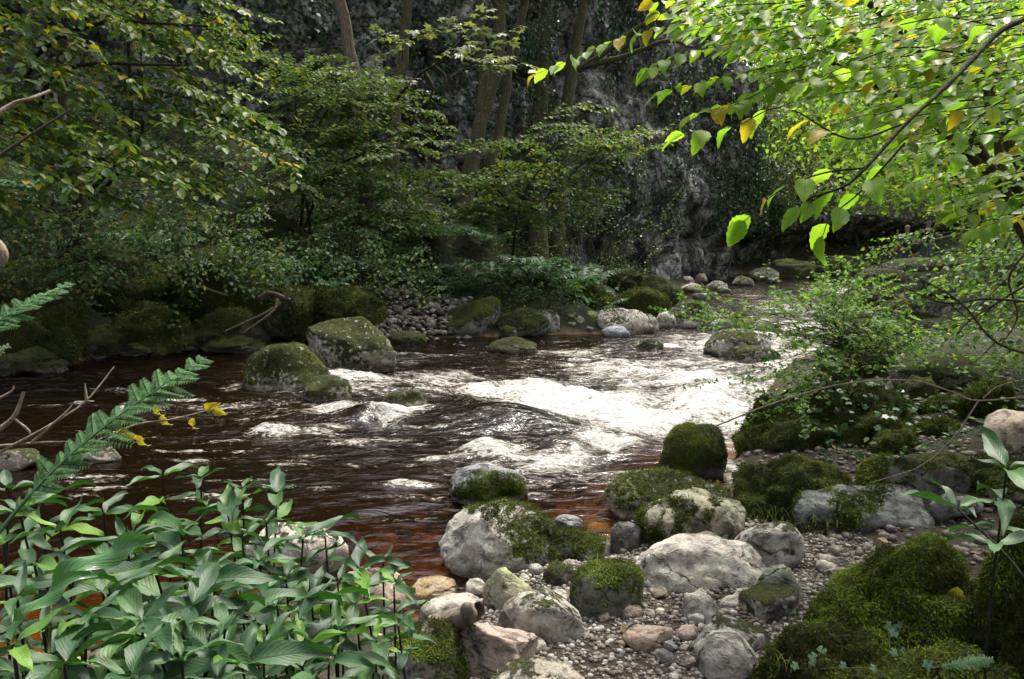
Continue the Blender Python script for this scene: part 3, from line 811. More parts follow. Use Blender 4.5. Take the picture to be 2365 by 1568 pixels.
# mossy bank behind the pool
for (a, b, c, d, z, lb) in [
    (1048, 598, 1124, 664, ('d', 16.2), 'mossy conical rock high on the bank below the ferns'),
    (975, 656, 1122, 708, ('d', 14.6), 'long low mossy rock behind the wedge-shaped boulder'),
    (1090, 662, 1210, 712, ('d', 14.6), 'mossy hump at the back of the wedge and peaked boulders'),
    (1178, 646, 1310, 706, ('d', 15.2), 'wide mossy hummock behind the peaked boulder'),
    (1286, 654, 1424, 722, ('d', 15.0), 'bright yellow-green mossy boulder above the green stones'),
    (1412, 662, 1546, 742, ('d', 14.9), 'tall dark mossy boulder behind the flat-topped boulder'),
    (1296, 638, 1380, 676, ('d', 16.4), 'small mossy mound behind the bright yellow-green boulder'),
    (1398, 616, 1500, 664, ('d', 17), 'bright mossy mound at the foot of the tangled scrub'),
    (1478, 636, 1556, 690, ('d', 16.6), 'mossy boulder at the far bank point'),
    (1530, 660, 1580, 700, ('d', 16.8), 'low mossy rock at the tip of the far bank point'),
    (1238, 684, 1312, 740, ('d', 14.4), 'mossy block between peaked boulder and green stones'),
    (1560, 690, 1620, 716, ('d', 16.2), 'small yellow-green mossy rock above the rough pale boulder'),
    (960, 700, 1030, 740, ('d', 14.0), 'mossy rock left behind the wedge-shaped boulder'),
    (880, 700, 945, 742, ('d', 13.0), 'dark mossy rock beside the pale shingle patch'),
    (896, 764, 984, 796, .0, 'low mossy rock at the water below the pale shingle'),
    (820, 700, 892, 744, ('d', 12.4), 'mossy rock above the large faceted boulder')]:
    R(a, b, c, d, z, .9, 'mrm'[k % 3], .85, DARK, 'mossy_boulder', lb, lich=.2, wet=False); k += 1
# dark left bank
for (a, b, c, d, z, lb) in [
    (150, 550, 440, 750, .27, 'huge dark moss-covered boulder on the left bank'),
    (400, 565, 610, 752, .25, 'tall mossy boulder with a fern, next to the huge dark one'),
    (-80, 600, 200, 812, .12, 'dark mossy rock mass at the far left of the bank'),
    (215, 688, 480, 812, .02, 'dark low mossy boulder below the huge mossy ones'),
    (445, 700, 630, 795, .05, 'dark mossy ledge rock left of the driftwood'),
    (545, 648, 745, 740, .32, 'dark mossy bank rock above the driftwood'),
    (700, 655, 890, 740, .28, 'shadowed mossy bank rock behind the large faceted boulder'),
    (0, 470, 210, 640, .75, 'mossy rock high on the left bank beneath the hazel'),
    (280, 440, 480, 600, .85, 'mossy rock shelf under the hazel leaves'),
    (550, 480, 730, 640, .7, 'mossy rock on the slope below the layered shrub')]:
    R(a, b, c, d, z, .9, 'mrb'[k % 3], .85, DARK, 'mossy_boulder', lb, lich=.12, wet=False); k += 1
for (a, b, c, d, lb) in [
    (148, 778, 268, 828, 'dark rounded rock with a foam line at the left waterline'),
    (262, 786, 368, 822, 'dark low rock second along the foam line from the left'),
    (362, 778, 462, 814, 'dark rock third along the foam line, below the dead leaves'),
    (-30, 800, 150, 866, 'dark rock at the left edge waterline below the near fern'),
    (455, 770, 610, 812, 'dark flat rock at the waterline left of the speckled boulder')]:
    R(a, b, c, d, 'w', .8, 'm', .55, DARK, 'boulder', lb, lich=.08); k += 1
R(-20, 1034, 92, 1085, 'w', .8, 'f', .2, TAN, 'boulder', 'flat yellowish rock awash at the left edge', lich=.5)
R(165, 1022, 278, 1066, 'w', .7, 'f', .3, TAN, 'boulder', 'flat weedy rock awash behind the near fern', lich=.5)
R(2215, 742, 2480, 835, -.25, .7, 'm', .6, DARK, 'mossy_boulder', 'dark mossy boulder closing the white water at the right', wet=False, lich=.2)
R(2130, 792, 2290, 856, -.2, .7, 'm', .55, DARK, 'mossy_boulder', 'dark low rock beside the white water right of the hawthorn', wet=False, lich=.2)
R(2270, 800, 2520, 900, -.05, .7, 'm', .7, DARK, 'mossy_boulder', 'dark mossy rock at the right edge above the tan boulder', wet=False, lich=.2)
R(-90, 690, 175, 852, 'w', .6, 'm', .8, DARK, 'mossy_boulder', 'broad dark mossy rock at the left waterline behind the fern tip', lich=.05)
R(120, 745, 300, 824, 'w', .7, 'm', .8, DARK, 'mossy_boulder', 'dark mossy lump behind the first foam line on the left', lich=.05)
R(380, 740, 560, 806, 'w', .7, 'm', .75, DARK, 'mossy_boulder', 'dark mossy lump behind the dead leaves on the left bank', lich=.05)
R(1755, 596, 1890, 642, 'w', .6, 'm', .5, DARK, 'mossy_boulder', 'far dark rock at the water below the undercut wall', wet=False, lich=.1)
R(1860, 588, 2000, 634, 'w', .6, 'm', .5, DARK, 'mossy_boulder', 'far dark rock under the wall next to the ledge nose', wet=False, lich=.1)
# --- near bank
R(1042, 1070, 1218, 1160, 'w', .85, 'r', .42, BLUE, 'boulder', 'wet boulder with a bare shiny top and moss round its sides', sub=5, lich=.2, mossdir=(0, -.9, -.3), wetall=.45)
R(1516, 973, 1674, 1108, 'w', .85, 'r', .42, (.06, .055, .05), 'mossy_boulder', 'rounded boulder capped in thick olive moss standing in the rapids', sub=5, lich=.1, skew=.12, mossdir=(-.25, -.1, 1))
R(1404, 1086, 1682, 1196, 'w', .6, 'f', .36, PALE, 'boulder', 'broad wet dark-veined boulder with mossy left shoulder at the waterline', sub=5, lich=.9, wetall=.35)
R(1478, 1128, 1722, 1296, .03, .85, 'r', .24, TAN, 'boulder', 'large smooth tan-green boulder with moss down its left flank', sub=5, lich=.3, mossdir=(-.9, -.1, .1), alg=.25)
R(1018, 1156, 1288, 1338, 'w', .85, 'r', .40, PALE, 'boulder', 'large pale rounded boulder with moss over its right side in the pool', sub=5, lich=.9, mossdir=(.75, .2, .3))
R(1274, 1185, 1344, 1240, 'w', .9, 'r', .0, BLUE, 'stone', 'small wet blue-grey stone behind the large pale boulder', sub=4, cat='stone', wetall=.4)
R(1236, 1226, 1408, 1316, 'w', .7, 'b', .34, GREY, 'boulder', 'grey saddle-topped boulder with moss at both ends', sub=5, lich=.2)
R(1408, 1203, 1488, 1294, 'w', .9, 'r', .05, DARK, 'boulder', 'dark wet rock wedged beside the large tan-green boulder', sub=4, wetall=.7)
R(1466, 1233, 1768, 1394, .06, .8, 'r', .0, (.47, .42, .35), 'boulder', 'pale cream domed boulder, the brightest on the near shore', sub=5, lich=.5, wet=False)
R(1118, 1298, 1268, 1448, .03, .8, 'a', .24, TAN, 'boulder', 'angular block with pinkish flat top and greenish side', sub=5, lich=.2, alg=.45)
R(1248, 1296, 1334, 1372, .05, .8, 'r', .52, DARK, 'boulder', 'small dark mossy rock wedged between block and olive boulder', sub=4)
R(1318, 1288, 1488, 1452, .06, .8, 'b', .22, (.11, .11, .085), 'boulder', 'dark olive notched boulder beside the gravel', sub=5, lich=.1, wet=False)
R(1152, 1356, 1348, 1508, .07, .8, 'b', .10, (.30, .27, .22), 'boulder', 'squarish grey-tan boulder with a hollow face on the gravel', sub=5, lich=.35, wet=False)
R(972, 1374, 1134, 1450, 'w', .7, 'r', .0, PALE, 'boulder', 'pale wet oval stone half in the shallow pool', sub=4, lich=.3, wetall=.3)
R(905, 1428, 1084, 1580, .12, .9, 'b', .45, (.30, .27, .22), 'boulder', 'tilted rock with mossy edges below the lance-leaved plants', sub=5, lich=.3, wet=False)
R(1040, 1425, 1240, 1575, .10, .9, 'a', .0, PINK, 'boulder', 'pinkish brown split slab beside the driftwood stump', sub=5, lich=.1, wet=False)
R(1130, 1526, 1370, 1640, .13, .7, 'f', .08, TAN, 'boulder', 'grey-brown flat rock cut off by the bottom edge', sub=5, lich=.2, wet=False)
R(1438, 1442, 1554, 1522, .10, .9, 'b', .0, (.27, .20, .15), 'stone', 'smooth brown block lying on the gravel', sub=4, lich=.05, wet=False, cat='stone')
R(1578, 1362, 1666, 1452, .10, .9, 'r', .0, PALE, 'stone', 'pale elongated stone on the gravel below the cream boulder', sub=4, lich=.2, wet=False, cat='stone', skew=-.35)
R(1588, 1422, 1775, 1535, .12, .8, 'b', .14, PALE, 'boulder', 'pale water-worn rock with a grooved top', sub=5, lich=.3, wet=False)
R(1606, 1448, 1744, 1600, .13, .9, 'r', .0, PALE, 'boulder', 'smooth pale rounded rock in front of the grooved one', sub=5, lich=.25, wet=False)
R(1535, 1510, 1610, 1562, .11, .9, 'r', .0, TAN, 'stone', 'rounded tan stone at the bottom of the gravel', sub=4, lich=.1, wet=False, cat='stone')
R(1686, 1196, 1846, 1318, .12, .8, 'b', .12, PALE, 'boulder', 'pale flat-topped block behind the cream domed boulder', sub=5, lich=.5, wet=False)
R(1742, 1298, 1852, 1408, .12, .8, 'r', .12, GREY, 'boulder', 'grey rounded rock right of the cream domed boulder', sub=4, alg=.3, wet=False)
R(1712, 1352, 1852, 1440, .12, .8, 'b', .35, TAN, 'boulder', 'lumpy tan rock with moss at the foot of the big moss hummock', sub=4, wet=False)
R(1660, 1376, 1740, 1414, .11, .8, 'r', .0, PALE, 'stone', 'small pale stone beside the cream domed boulder', sub=3, wet=False, cat='stone')
R(1692, 1036, 1976, 1215, .06, .7, 'm', .86, DARK, 'mossy_boulder', 'wide moss-covered boulder above the grass tufts', sub=5, wet=False)
R(1830, 1115, 2156, 1245, .12, .6, 'f', .22, (.12, .125, .12), 'boulder', 'smooth dark grey slab sloping to the right', sub=5, lich=.05, wet=False, mossdir=(-.8, 0, .4))
R(1975, 1030, 2226, 1180, .18, .7, 'a', .34, (.13, .12, .10), 'boulder', 'dark angular boulder with moss on its left side', sub=5, lich=.1, wet=False, mossdir=(-.8, 0, .4))
R(2118, 1128, 2256, 1192, .22, .8, 'f', .12, (.13, .13, .12), 'stone', 'flat dark stone right of the dark angular boulder', sub=4, wet=False, cat='stone')
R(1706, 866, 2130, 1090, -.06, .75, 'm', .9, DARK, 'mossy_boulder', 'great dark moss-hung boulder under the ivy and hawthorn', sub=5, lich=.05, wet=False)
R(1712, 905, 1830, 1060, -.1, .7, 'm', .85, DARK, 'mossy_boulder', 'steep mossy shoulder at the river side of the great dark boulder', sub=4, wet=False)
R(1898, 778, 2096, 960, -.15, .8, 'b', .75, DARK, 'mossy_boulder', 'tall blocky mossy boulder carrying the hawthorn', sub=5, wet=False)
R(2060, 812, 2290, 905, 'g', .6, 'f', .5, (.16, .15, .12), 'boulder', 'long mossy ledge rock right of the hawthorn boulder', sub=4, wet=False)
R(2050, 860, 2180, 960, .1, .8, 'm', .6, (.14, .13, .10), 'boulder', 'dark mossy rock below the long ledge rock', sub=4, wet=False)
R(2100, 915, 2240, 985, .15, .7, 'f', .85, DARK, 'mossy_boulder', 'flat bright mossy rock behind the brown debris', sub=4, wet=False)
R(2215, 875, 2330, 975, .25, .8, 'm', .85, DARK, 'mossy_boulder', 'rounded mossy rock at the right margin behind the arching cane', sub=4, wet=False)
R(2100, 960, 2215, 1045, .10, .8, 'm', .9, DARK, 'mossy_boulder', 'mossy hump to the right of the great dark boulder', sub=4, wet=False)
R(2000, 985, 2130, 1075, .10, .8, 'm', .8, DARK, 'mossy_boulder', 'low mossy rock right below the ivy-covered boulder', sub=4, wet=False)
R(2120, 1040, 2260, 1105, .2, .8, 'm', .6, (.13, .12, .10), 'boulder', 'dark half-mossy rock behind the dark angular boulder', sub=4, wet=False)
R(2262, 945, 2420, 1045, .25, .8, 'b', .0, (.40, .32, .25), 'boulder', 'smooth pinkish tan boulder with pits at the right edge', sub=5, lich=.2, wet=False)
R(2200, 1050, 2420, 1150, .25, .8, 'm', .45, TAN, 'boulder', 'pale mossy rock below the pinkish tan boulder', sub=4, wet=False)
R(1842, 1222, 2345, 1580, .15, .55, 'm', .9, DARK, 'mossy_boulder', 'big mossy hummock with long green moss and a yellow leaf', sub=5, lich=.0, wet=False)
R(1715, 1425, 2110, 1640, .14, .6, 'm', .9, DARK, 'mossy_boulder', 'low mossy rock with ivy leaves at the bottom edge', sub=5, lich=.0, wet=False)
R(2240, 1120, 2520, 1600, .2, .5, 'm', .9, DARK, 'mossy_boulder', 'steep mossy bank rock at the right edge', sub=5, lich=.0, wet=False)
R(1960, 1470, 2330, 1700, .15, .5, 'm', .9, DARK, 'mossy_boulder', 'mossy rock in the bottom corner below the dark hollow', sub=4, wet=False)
R(560, 1202, 800, 1330, 'w', .6, 'f', .12, (.46, .41, .34), 'boulder', 'pale flat rock behind the lance-leaved plants', sub=4, lich=.3)
R(770, 1305, 935, 1445, .02, .8, 'r', .05, PINK, 'boulder', 'pale pinkish rock among the right hand lance-leaved stems', sub=4, lich=.1)
R(560, 1400, 780, 1520, .05, .8, 'b', .45, TAN, 'boulder', 'mossy rock hidden low among the plant stems', sub=4)
R(950, 1333, 1056, 1400, -.03, .8, 'f', .0, (.36, .25, .12), 'stone', 'sunken amber stone in the shallow pool', sub=3, wetall=.6, cat='stone', wet=False)

rq = np.random.default_rng(600)
for k in range(46):
    x, y = rq.uniform(1090, 1800), rq.uniform(1230, 1560)
    if not (y > 1290 + abs(x - 1500) * .1): continue
    w_ = rq.uniform(26, 70)
    R(x - w_ / 2, y - w_ * rq.uniform(.5, .8), x + w_ / 2, y, .06 + rq.uniform(0, .03), .9, 'rba'[k % 3], 0, [PALE, GREY, TAN, CREAM][k % 4], 'stone', 'fist-sized grey or tan stone packed between the near boulders', sub=3, lich=.3, wet=False, cat='stone', group='stones packed between the near boulders')
# layered ledges of the right bank
for (a, b, c, d, z, mo, lb) in [
    (2105, 716, 2420, 790, -.33, .45, 'lowest layered rock ledge beside the white water'),
    (2040, 688, 2290, 742, -.18, .35, 'second rock layer up in the river bank ledges'),
    (2200, 660, 2460, 724, .05, .40, 'broad layered ledge at the right under the dead twigs'),
    (1990, 650, 2180, 700, -.15, .35, 'middle rock layer at the upstream end of the ledges'),
    (2090, 625, 2330, 672, .25, .30, 'upper rock layer of the bank ledges with pale edge'),
    (1965, 618, 2110, 662, -.12, .30, 'pale-edged ledge nose above the far water'),
    (2040, 594, 2260, 640, .12, .30, 'top ledge below the walkers path'),
    (1955, 660, 2030, 716, -.45, .40, 'dark ledge block at the bend of the river'),
    (2230, 596, 2440, 646, .45, .45, 'top mossy ledge at the right below the path fence'),
    (2260, 770, 2440, 860, -.05, .60, 'mossy rock step at the right edge by the white water')]:
    R(a, b, c, d, z, .8, 'b', mo, (.15, .14, .12), 'rock_ledge', lb, lich=.5, wet=False, cat='ledge', sink=.5)

rk = np.random.default_rng(500)
for k in range(44):
    x = rk.uniform(1985, 2400); tier = k % 4
    y = 772 - tier * 42 + rk.uniform(-8, 8) - (x - 2100) * .02
    d_ = 12.6 + tier * 1.9 + rk.uniform(-.3, .5)
    w_ = rk.uniform(90, 190); h_ = rk.uniform(18, 30)
    z_ = at(x, y, d_)[2]
    R(x - w_ / 2, y - h_, x + w_ / 2, y, z_, .9, 'b', .30, (.13, .122, .10), 'layered_rock', 'thin weathered limestone slab in the layered bank right of the river', lich=.4, sub=3, wet=False, cat='rock', sink=.35, group='slabs of the layered right bank')

# ------------------------------------------------------------------ leaf and twig builders
TPL = {
    'q': (np.array([(0, 0, 0), (.45, -.5, .10), (1, 0, -.12), (.45, .5, .10)], float), np.array([(0, 1, 2, 3)])),
    'o': (np.array([(0, 0, 0), (.28, -.45, .09), (.68, -.40, .06), (1, 0, -.10), (.68, .40, .06), (.28, .45, .09)], float), np.array([(0, 1, 2, 3), (0, 3, 4, 5)])),
}
def lobed(n, span, inner, tip0):
    V = [(0.0, 0, 0)]
    angs = np.linspace(-span, span, n)
    half = (angs[1] - angs[0]) / 2
    notch = [angs[0] - half] + list((angs[:-1] + angs[1:]) / 2) + [angs[-1] + half]
    cx = .32
    for a in notch: V.append((cx + inner * math.cos(a), inner * math.sin(a), .02))
    for a in angs:
        l = tip0 * (1 - .28 * (abs(a) / span) ** 1.5)
        V.append((cx + l * math.cos(a), l * math.sin(a), -.05))
    V[0] = (cx, 0, 0.03)
    return np.array(V), np.array([(0, 1 + k, 1 + n + 1 + k, 2 + k) for k in range(n)])
TPL['maple'] = lobed(5, 2.1, .30, .68)
TPL['ivy'] = lobed(5, 2.2, .36, .60)
TPL['haw'] = lobed(3, 1.25, .30, .68)
def leaf_batch(P, D, Nn, L, kind='q', wr=.6, tint=None, rng=RNG):
    T, F = TPL[kind]
    P = np.asarray(P, float); n = len(P)
    D = unit(D); S = unit(np.cross(Nn, D)); Nn = np.cross(D, S)
    L = np.broadcast_to(np.asarray(L, float), (n,))
    w = wr if kind in ('q', 'o') else 1.0
    V = P[:, None] + L[:, None, None] * (T[None, :, 0, None] * D[:, None] + T[None, :, 1, None] * w * S[:, None] + T[None, :, 2, None] * Nn[:, None])
    k = len(T)
    Fo = (F[None] + (np.arange(n) * k)[:, None, None]).reshape(-1, F.shape[1])
    t = rng.random(n) if tint is None else tint
    return V.reshape(-1, 3), Fo, np.repeat(t, k)
class Foliage:
    """collects leaf positions of one plant"""
    def __init__(s): s.P, s.D, s.N, s.L, s.O, s.own = [], [], [], [], [], None
    def add(s, p, d, n, l):
        s.P.append(p); s.D.append(d); s.N.append(n); s.L.append(l); s.O.append(s.own)
    def arrays(s): return np.array(s.P), np.array(s.D), np.array(s.N), np.array(s.L)
    def build(s, name, mat, parent, kind, wr=.6, origin=None, rng=RNG):
        P, D, Nn, L = s.arrays()
        V, F, t = leaf_batch(P, D, Nn, L, kind, wr, None, rng)
        if origin is not None: V = V - np.asarray(origin)
        return obj(name, mesh(name, V, F, False, {'tint': t}), mat, parent)
UPV = np.array((0, 0, 1.0))
def spray(tw, fol, ctrl, rng, wid, ntw, leaf, step, r0=.006, droop=.12, tilt=.3, leafn=.35, first=.12, jitter=.5):
    """a flat leafy spray: a main shoot along ctrl, side twigs left and right, leaves alternating along them"""
    path = curve(ctrl, 14)
    n = len(path)
    tw.tube(path, np.linspace(r0, r0 * .25, n), 5)
    T = unit(np.gradient(path, axis=0))
    tot = np.linalg.norm(np.diff(path, axis=0), axis=1).sum()
    nrm0 = unit(UPV + rng.normal(size=3) * tilt * .5)
    def leafline(pp, tdir, l0):
        L_ = np.linalg.norm(np.diff(pp, axis=0), axis=1).sum()
        m = max(2, int(L_ / step))
        for q in range(m):
            s_ = (q + .6) / m * (len(pp) - 1)
            i = min(int(s_), len(pp) - 2); f = s_ - i
            pos = pp[i] * (1 - f) + pp[i + 1] * f
            side = unit(np.cross(nrm0, tdir)) * (1 if q % 2 else -1)
            if q == m - 1: side = side * .1
            ax = unit(tdir * .7 + side * .85 + rng.normal(size=3) * .22 - UPV * (.22 + .25 * rng.random()))
            nn = unit(nrm0 + rng.normal(size=3) * leafn)
            fol.add(pos + rng.normal(size=3) * .004, ax, nn, l0 * (.62 + .6 * rng.random()))
    for k in range(ntw):
        t = first + (1 - first) * (k + .5 + rng.uniform(-.3, .3)) / ntw
        i = min(int(t * (n - 1)), n - 2)
        f = t * (n - 1) - i
        p = path[i] * (1 - f) + path[i + 1] * f
        side = unit(np.cross(nrm0, T[i])) * (1 if k % 2 else -1)
        dirn = unit(T[i] * .75 + side * .8 + rng.normal(size=3) * .18)
        ln = wid * (1.05 - .7 * t) * (1 - jitter + jitter * 1.6 * rng.random())
        pts = np.array([p + dirn * ln * s_ - UPV * droop * ln * s_ * s_ for s_ in np.linspace(0, 1, 5)])
        tw.tube(pts, np.linspace(r0 * .45, r0 * .15, 5), 4)
        leafline(pts, dirn, leaf)
    leafline(path[int(n * .35):], T[-1], leaf)

def trunk_tube(ctrl, r0, r1, n=18, sides=10, flare=0.0, wob=.0, seed=0):
    p = curve(ctrl, n)
    r = np.linspace(r0, r1, n)
    if flare: r = r * (1 + flare * np.exp(-np.linspace(0, 1, n) * 14))
    p = p + np.stack([fbm(p * 1.3 + seed, 2), fbm(p * 1.3 + seed + 40, 2), np.zeros(n)], -1) * wob
    return p, r * (1 + .06 * fbm(p * 3 + seed, 2))
def clump_leaves(rng, centre, rad, n, nclump, cl=.28, up=.7):
    """leaf positions gathered in clumps through an ellipsoid"""
    c = rng.normal(size=(nclump, 3)); c = unit(c) * (rng.random(nclump)[:, None] ** .45) * np.asarray(rad) + np.asarray(centre)
    i = rng.integers(0, nclump, n)
    P = c[i] + rng.normal(size=(n, 3)) * np.asarray(rad) * cl * np.array((1, 1, .55))
    D = unit(rng.normal(size=(n, 3)) + np.array((0, 0, -.4)))
    Nn = unit(rng.normal(size=(n, 3)) * (1 - up) + np.array((0, 0, up)))
    return P, D, Nn, c

# ------------------------------------------------------------------ tall trees on the far bank (unseen crowns above the picture, added to shade the left bank)
def tall_tree(label, stems, mat, crown=None, base_r=.16, name='tree', crown_leaf=.17, crown_n=700, seed=1, ivy=None, ivy_n=0, dead=False, top_r=.5, stubs=0, side_r=.72):
    """stems: list of lists of (x, y, depth) reference points from the foot upwards"""
    rng = np.random.default_rng(seed)
    s0 = [at(*q) for q in stems[0]]
    foot = s0[0].copy()
    g = gz(foot[0], foot[1])
    if foot[2] > g - .05:
        foot[2] = g - .1
        s0 = [foot] + s0
    t = thing(name, label, 'tree', foot)
    a = Acc(); paths = []
    for k, st in enumerate(stems):
        pts = s0 if k == 0 else [at(*q) for q in st]
        p, r = trunk_tube(pts, base_r * (1 if k == 0 else side_r), base_r * top_r * (1 if k == 0 else side_r), 22, 10, .5 if k == 0 else 0, .05, seed + k)
        paths.append(p)
        a.tube(p, r, 10)
    a.build('trunk', mat, t, True, foot)
    if crown is not None:
        c, rad = crown
        b = Acc()
        P, D, Nn, cl = clump_leaves(rng, c, rad, crown_n, 34)
        for q in cl[:14]:
            p0 = paths[0][-1 - int(rng.integers(0, 5))]
            mid = (p0 + q) / 2 + rng.normal(size=3) * .3
            b.tube(curve([p0, mid, q], 7), np.linspace(base_r * .3, .015, 7), 5)
        b.build('branches', mat, t, True, foot)
        V, F, tt = leaf_batch(P, D, Nn, crown_leaf * (.7 + .6 * rng.random(len(P))), 'o', .65, None, rng)
        obj('crown', mesh('crown', V - foot, F, False, {'tint': tt}), M_DARKT, t)
    if stubs:
        for q in range(stubs):
            b = Acc()
            p0 = paths[0][int(rng.integers(6, 20))]
            d = unit(np.array((rng.uniform(-1, 1), rng.uniform(-1, .2), rng.uniform(-.1, .6))))
            l = rng.uniform(.15, .7)
            b.tube(curve([p0, p0 + d * l * .6, p0 + d * l + np.array((0, 0, .1 * l))], 5), np.linspace(.02, .006, 5), 5)
            b.build('branch_stub', mat, t, True, foot)
    if ivy_n:
        P, D, Nn = [], [], []
        for _ in range(ivy_n):
            p = paths[0]; i = rng.uniform(ivy[0], ivy[1]) * (len(p) - 1); k = int(min(i, len(p) - 2)); pos = p[k] + (p[k + 1] - p[k]) * (i - k)
            th = rng.uniform(0, 6.28); o_ = np.array((math.cos(th), math.sin(th), 0))
            P.append(pos + o_ * (base_r * .9 + abs(rng.normal()) * .12)); Nn.append(unit(o_ + rng.normal(size=3) * .4)); D.append(unit(np.array((rng.normal() * .5, rng.normal() * .5, -1))))
        V, F, tt = leaf_batch(P, D, Nn, rng.uniform(.05, .09, ivy_n), 'o', .9, None, rng)
        obj('ivy', mesh('ivy', V - foot, F, False, {'tint': tt}), M_IVY, t)
    return t
tall_tree('bare dead pale trunk with knots leaning before the cliff', [[(850, 470, 16.5), (832, 300, 16.5), (820, 190, 16.5), (806, 110, 16.4), (780, -30, 16.3), (765, -160, 16.2)]], M_DEADW, None, .15, 'dead_tree', seed=21, top_r=.75, stubs=7)
tall_tree('slim mossy tree right of the dead trunk with dark foot', [[(905, 505, 16.8), (903, 400, 16.8), (912, 280, 16.8), (928, 150, 16.8), (940, 0, 16.8), (945, -250, 16.6)]], M_BARK, (at(900, -480, 15.5), (3.2, 3, 2.0)), .17, seed=22)
tall_tree('forked tree with pale-flecked bark, thickest before the cliff', [[(1062, 548, 17), (1080, 440, 17), (1098, 340, 17), (1122, 240, 17), (1150, 160, 16.9), (1160, 0, 16.8), (1168, -260, 16.6)], [(1112, 270, 17), (1116, 180, 17.05), (1112, 60, 17.1), (1095, -200, 17.2)]], M_BARK, (at(1100, -520, 15.5), (3.4, 3, 2.2)), .19, seed=23)
tall_tree('slender straight tree just right of the forked one', [[(1130, 400, 17.6), (1150, 330, 17.6), (1166, 220, 17.6), (1182, 110, 17.6), (1215, 0, 17.6), (1235, -200, 17.5)]], M_BARK, (at(1250, -500, 16), (2.4, 2.4, 1.8)), .14, crown_n=500, seed=24)
tall_tree('dark tree wrapped in hanging ivy before the cliff', [[(1242, 572, 19), (1240, 460, 19), (1244, 320, 19), (1252, 150, 19), (1262, 0, 19), (1270, -260, 19)]], M_BARK, (at(1330, -420, 19), (3, 3, 2.0)), .26, seed=25, ivy=(.3, 1.0), ivy_n=2600)
tall_tree('mossy leaning tree with long branch reaching right toward the elm', [[(1288, 566, 19.8), (1292, 440, 19.8), (1310, 250, 19.8), (1330, 100, 19.8), (1352, 0, 19.8), (1380, -230, 19.6)], [(1318, 170, 19.8), (1400, 120, 19.5), (1480, 60, 19), (1590, 10, 18.6), (1700, -50, 18.2)], [(1330, 160, 19.8), (1440, 130, 19.4), (1540, 95, 19), (1600, 110, 18.8)]], M_BARK, (at(1480, -420, 19), (3.2, 3, 2.0)), .20, seed=26, side_r=.38)
tall_tree('dark stump-like trunk behind the layered shrub', [[(846, 480, 15.2), (842, 420, 15.2), (838, 350, 15.2), (842, 250, 15.4)]], M_BARKD, None, .17, seed=27, top_r=.8)
tall_tree('dark crooked trunk in the shade of the left slope', [[(165, 320, 10.5), (150, 240, 10.5), (140, 130, 10.5), (160, 0, 10.4), (190, -200, 10.4)]], M_BARKD, (at(150, -560, 9.5), (3.2, 2.6, 2)), .09, seed=28, crown_n=900)

# ------------------------------------------------------------------ hazel and shrubs on the far bank
def shrub(name, label, foot, stems, sprays, mat, bark, leaf, kind, step, wr, seed, r0=.02, wid=.7, ntw=10, droop=.12, cat='shrub', leafn=.35, part='leaves', sr=.008):
    rng = np.random.default_rng(seed)
    foot = np.asarray(foot, float)
    t = thing(name, label, cat, foot)
    tw, fol = Acc(), Foliage()
    for st in stems:
        p = curve([np.asarray(q) for q in st], 12)
        tw.tube(p, np.linspace(r0, r0 * .4, 12), 7)
    for (c, w_, nt_) in sprays:
        spray(tw, fol, c, rng, w_, nt_, leaf, step, r0=sr, droop=droop, leafn=leafn)
    tw.build('branches', bark, t, True, foot)
    o = fol.build(part, mat, t, kind, wr, foot, rng)
    return t, len(fol.P)
rs = np.random.default_rng(55)
# big hazel hanging over from the left
hub = at(-120, 140, 9.6)
hz_foot = np.array((-6.8, 12.2, gz(-6.8, 12.2) - .05))
tips = [(690, 395, 8.4), (645, 300, 8.6), (680, 350, 8.8), (560, 165, 9.2), (500, 455, 8.2), (470, 380, 8.3), (345, 415, 8.0), (215, 330, 7.6), (90, 150, 7.2), (300, 60, 8.2), (455, 95, 9.0), (610, 235, 9.0),
        (170, 440, 7.2), (430, 300, 8.6), (70, 400, 6.8), (330, 200, 8.2), (230, 120, 7.8), (520, 130, 9.3), (140, 250, 7.4), (380, 130, 8.8), (560, 270, 8.8), (250, 250, 8.0), (40, 60, 7.2), (180, 30, 7.8), (380, 20, 8.8), (480, 220, 8.8),
        (60, 300, 7), (300, 340, 7.8), (600, 190, 9.4), (120, 90, 7.4), (560, 60, 9.6), (640, 140, 10), (430, 430, 8.0), (260, 400, 7.4), (30, 200, 6.9), (340, 100, 8.4), (480, 500, 8.4), (360, 500, 8.2), (240, 480, 7.8), (120, 500, 7.4), (20, 480, 7), (600, 440, 8.6), (400, 250, 8.8), (200, 200, 7.8), (100, 350, 7.2), (520, 330, 8.6), (300, 280, 8.0), (160, 300, 7.4), (430, 40, 9), (240, 30, 8), (90, 20, 7.4), (600, 100, 9.6), (10, 330, 6.9), (640, 50, 10.2)]
sp = []
for (x, y, d) in tips:
    e = at(x, y, d)
    s_ = at(x - rs.uniform(230, 380), y - rs.uniform(60, 150), d + rs.uniform(.2, .9))
    m_ = (e + s_) / 2 + np.array((0, 0, .12))
    sp.append(([s_, m_, e], .62, 11))
for _q in range(46):  # unseen sprays above the frame, added to shade the left bank
    e = at(rs.uniform(-700, 620), rs.uniform(-420, -30), rs.uniform(7.0, 11.5)); s_ = e + np.array((-1.5, .4, .5)) + rs.normal(size=3) * .2
    sp.append(([s_, (e + s_) / 2 + np.array((0, 0, .12)), e], .8, 12))
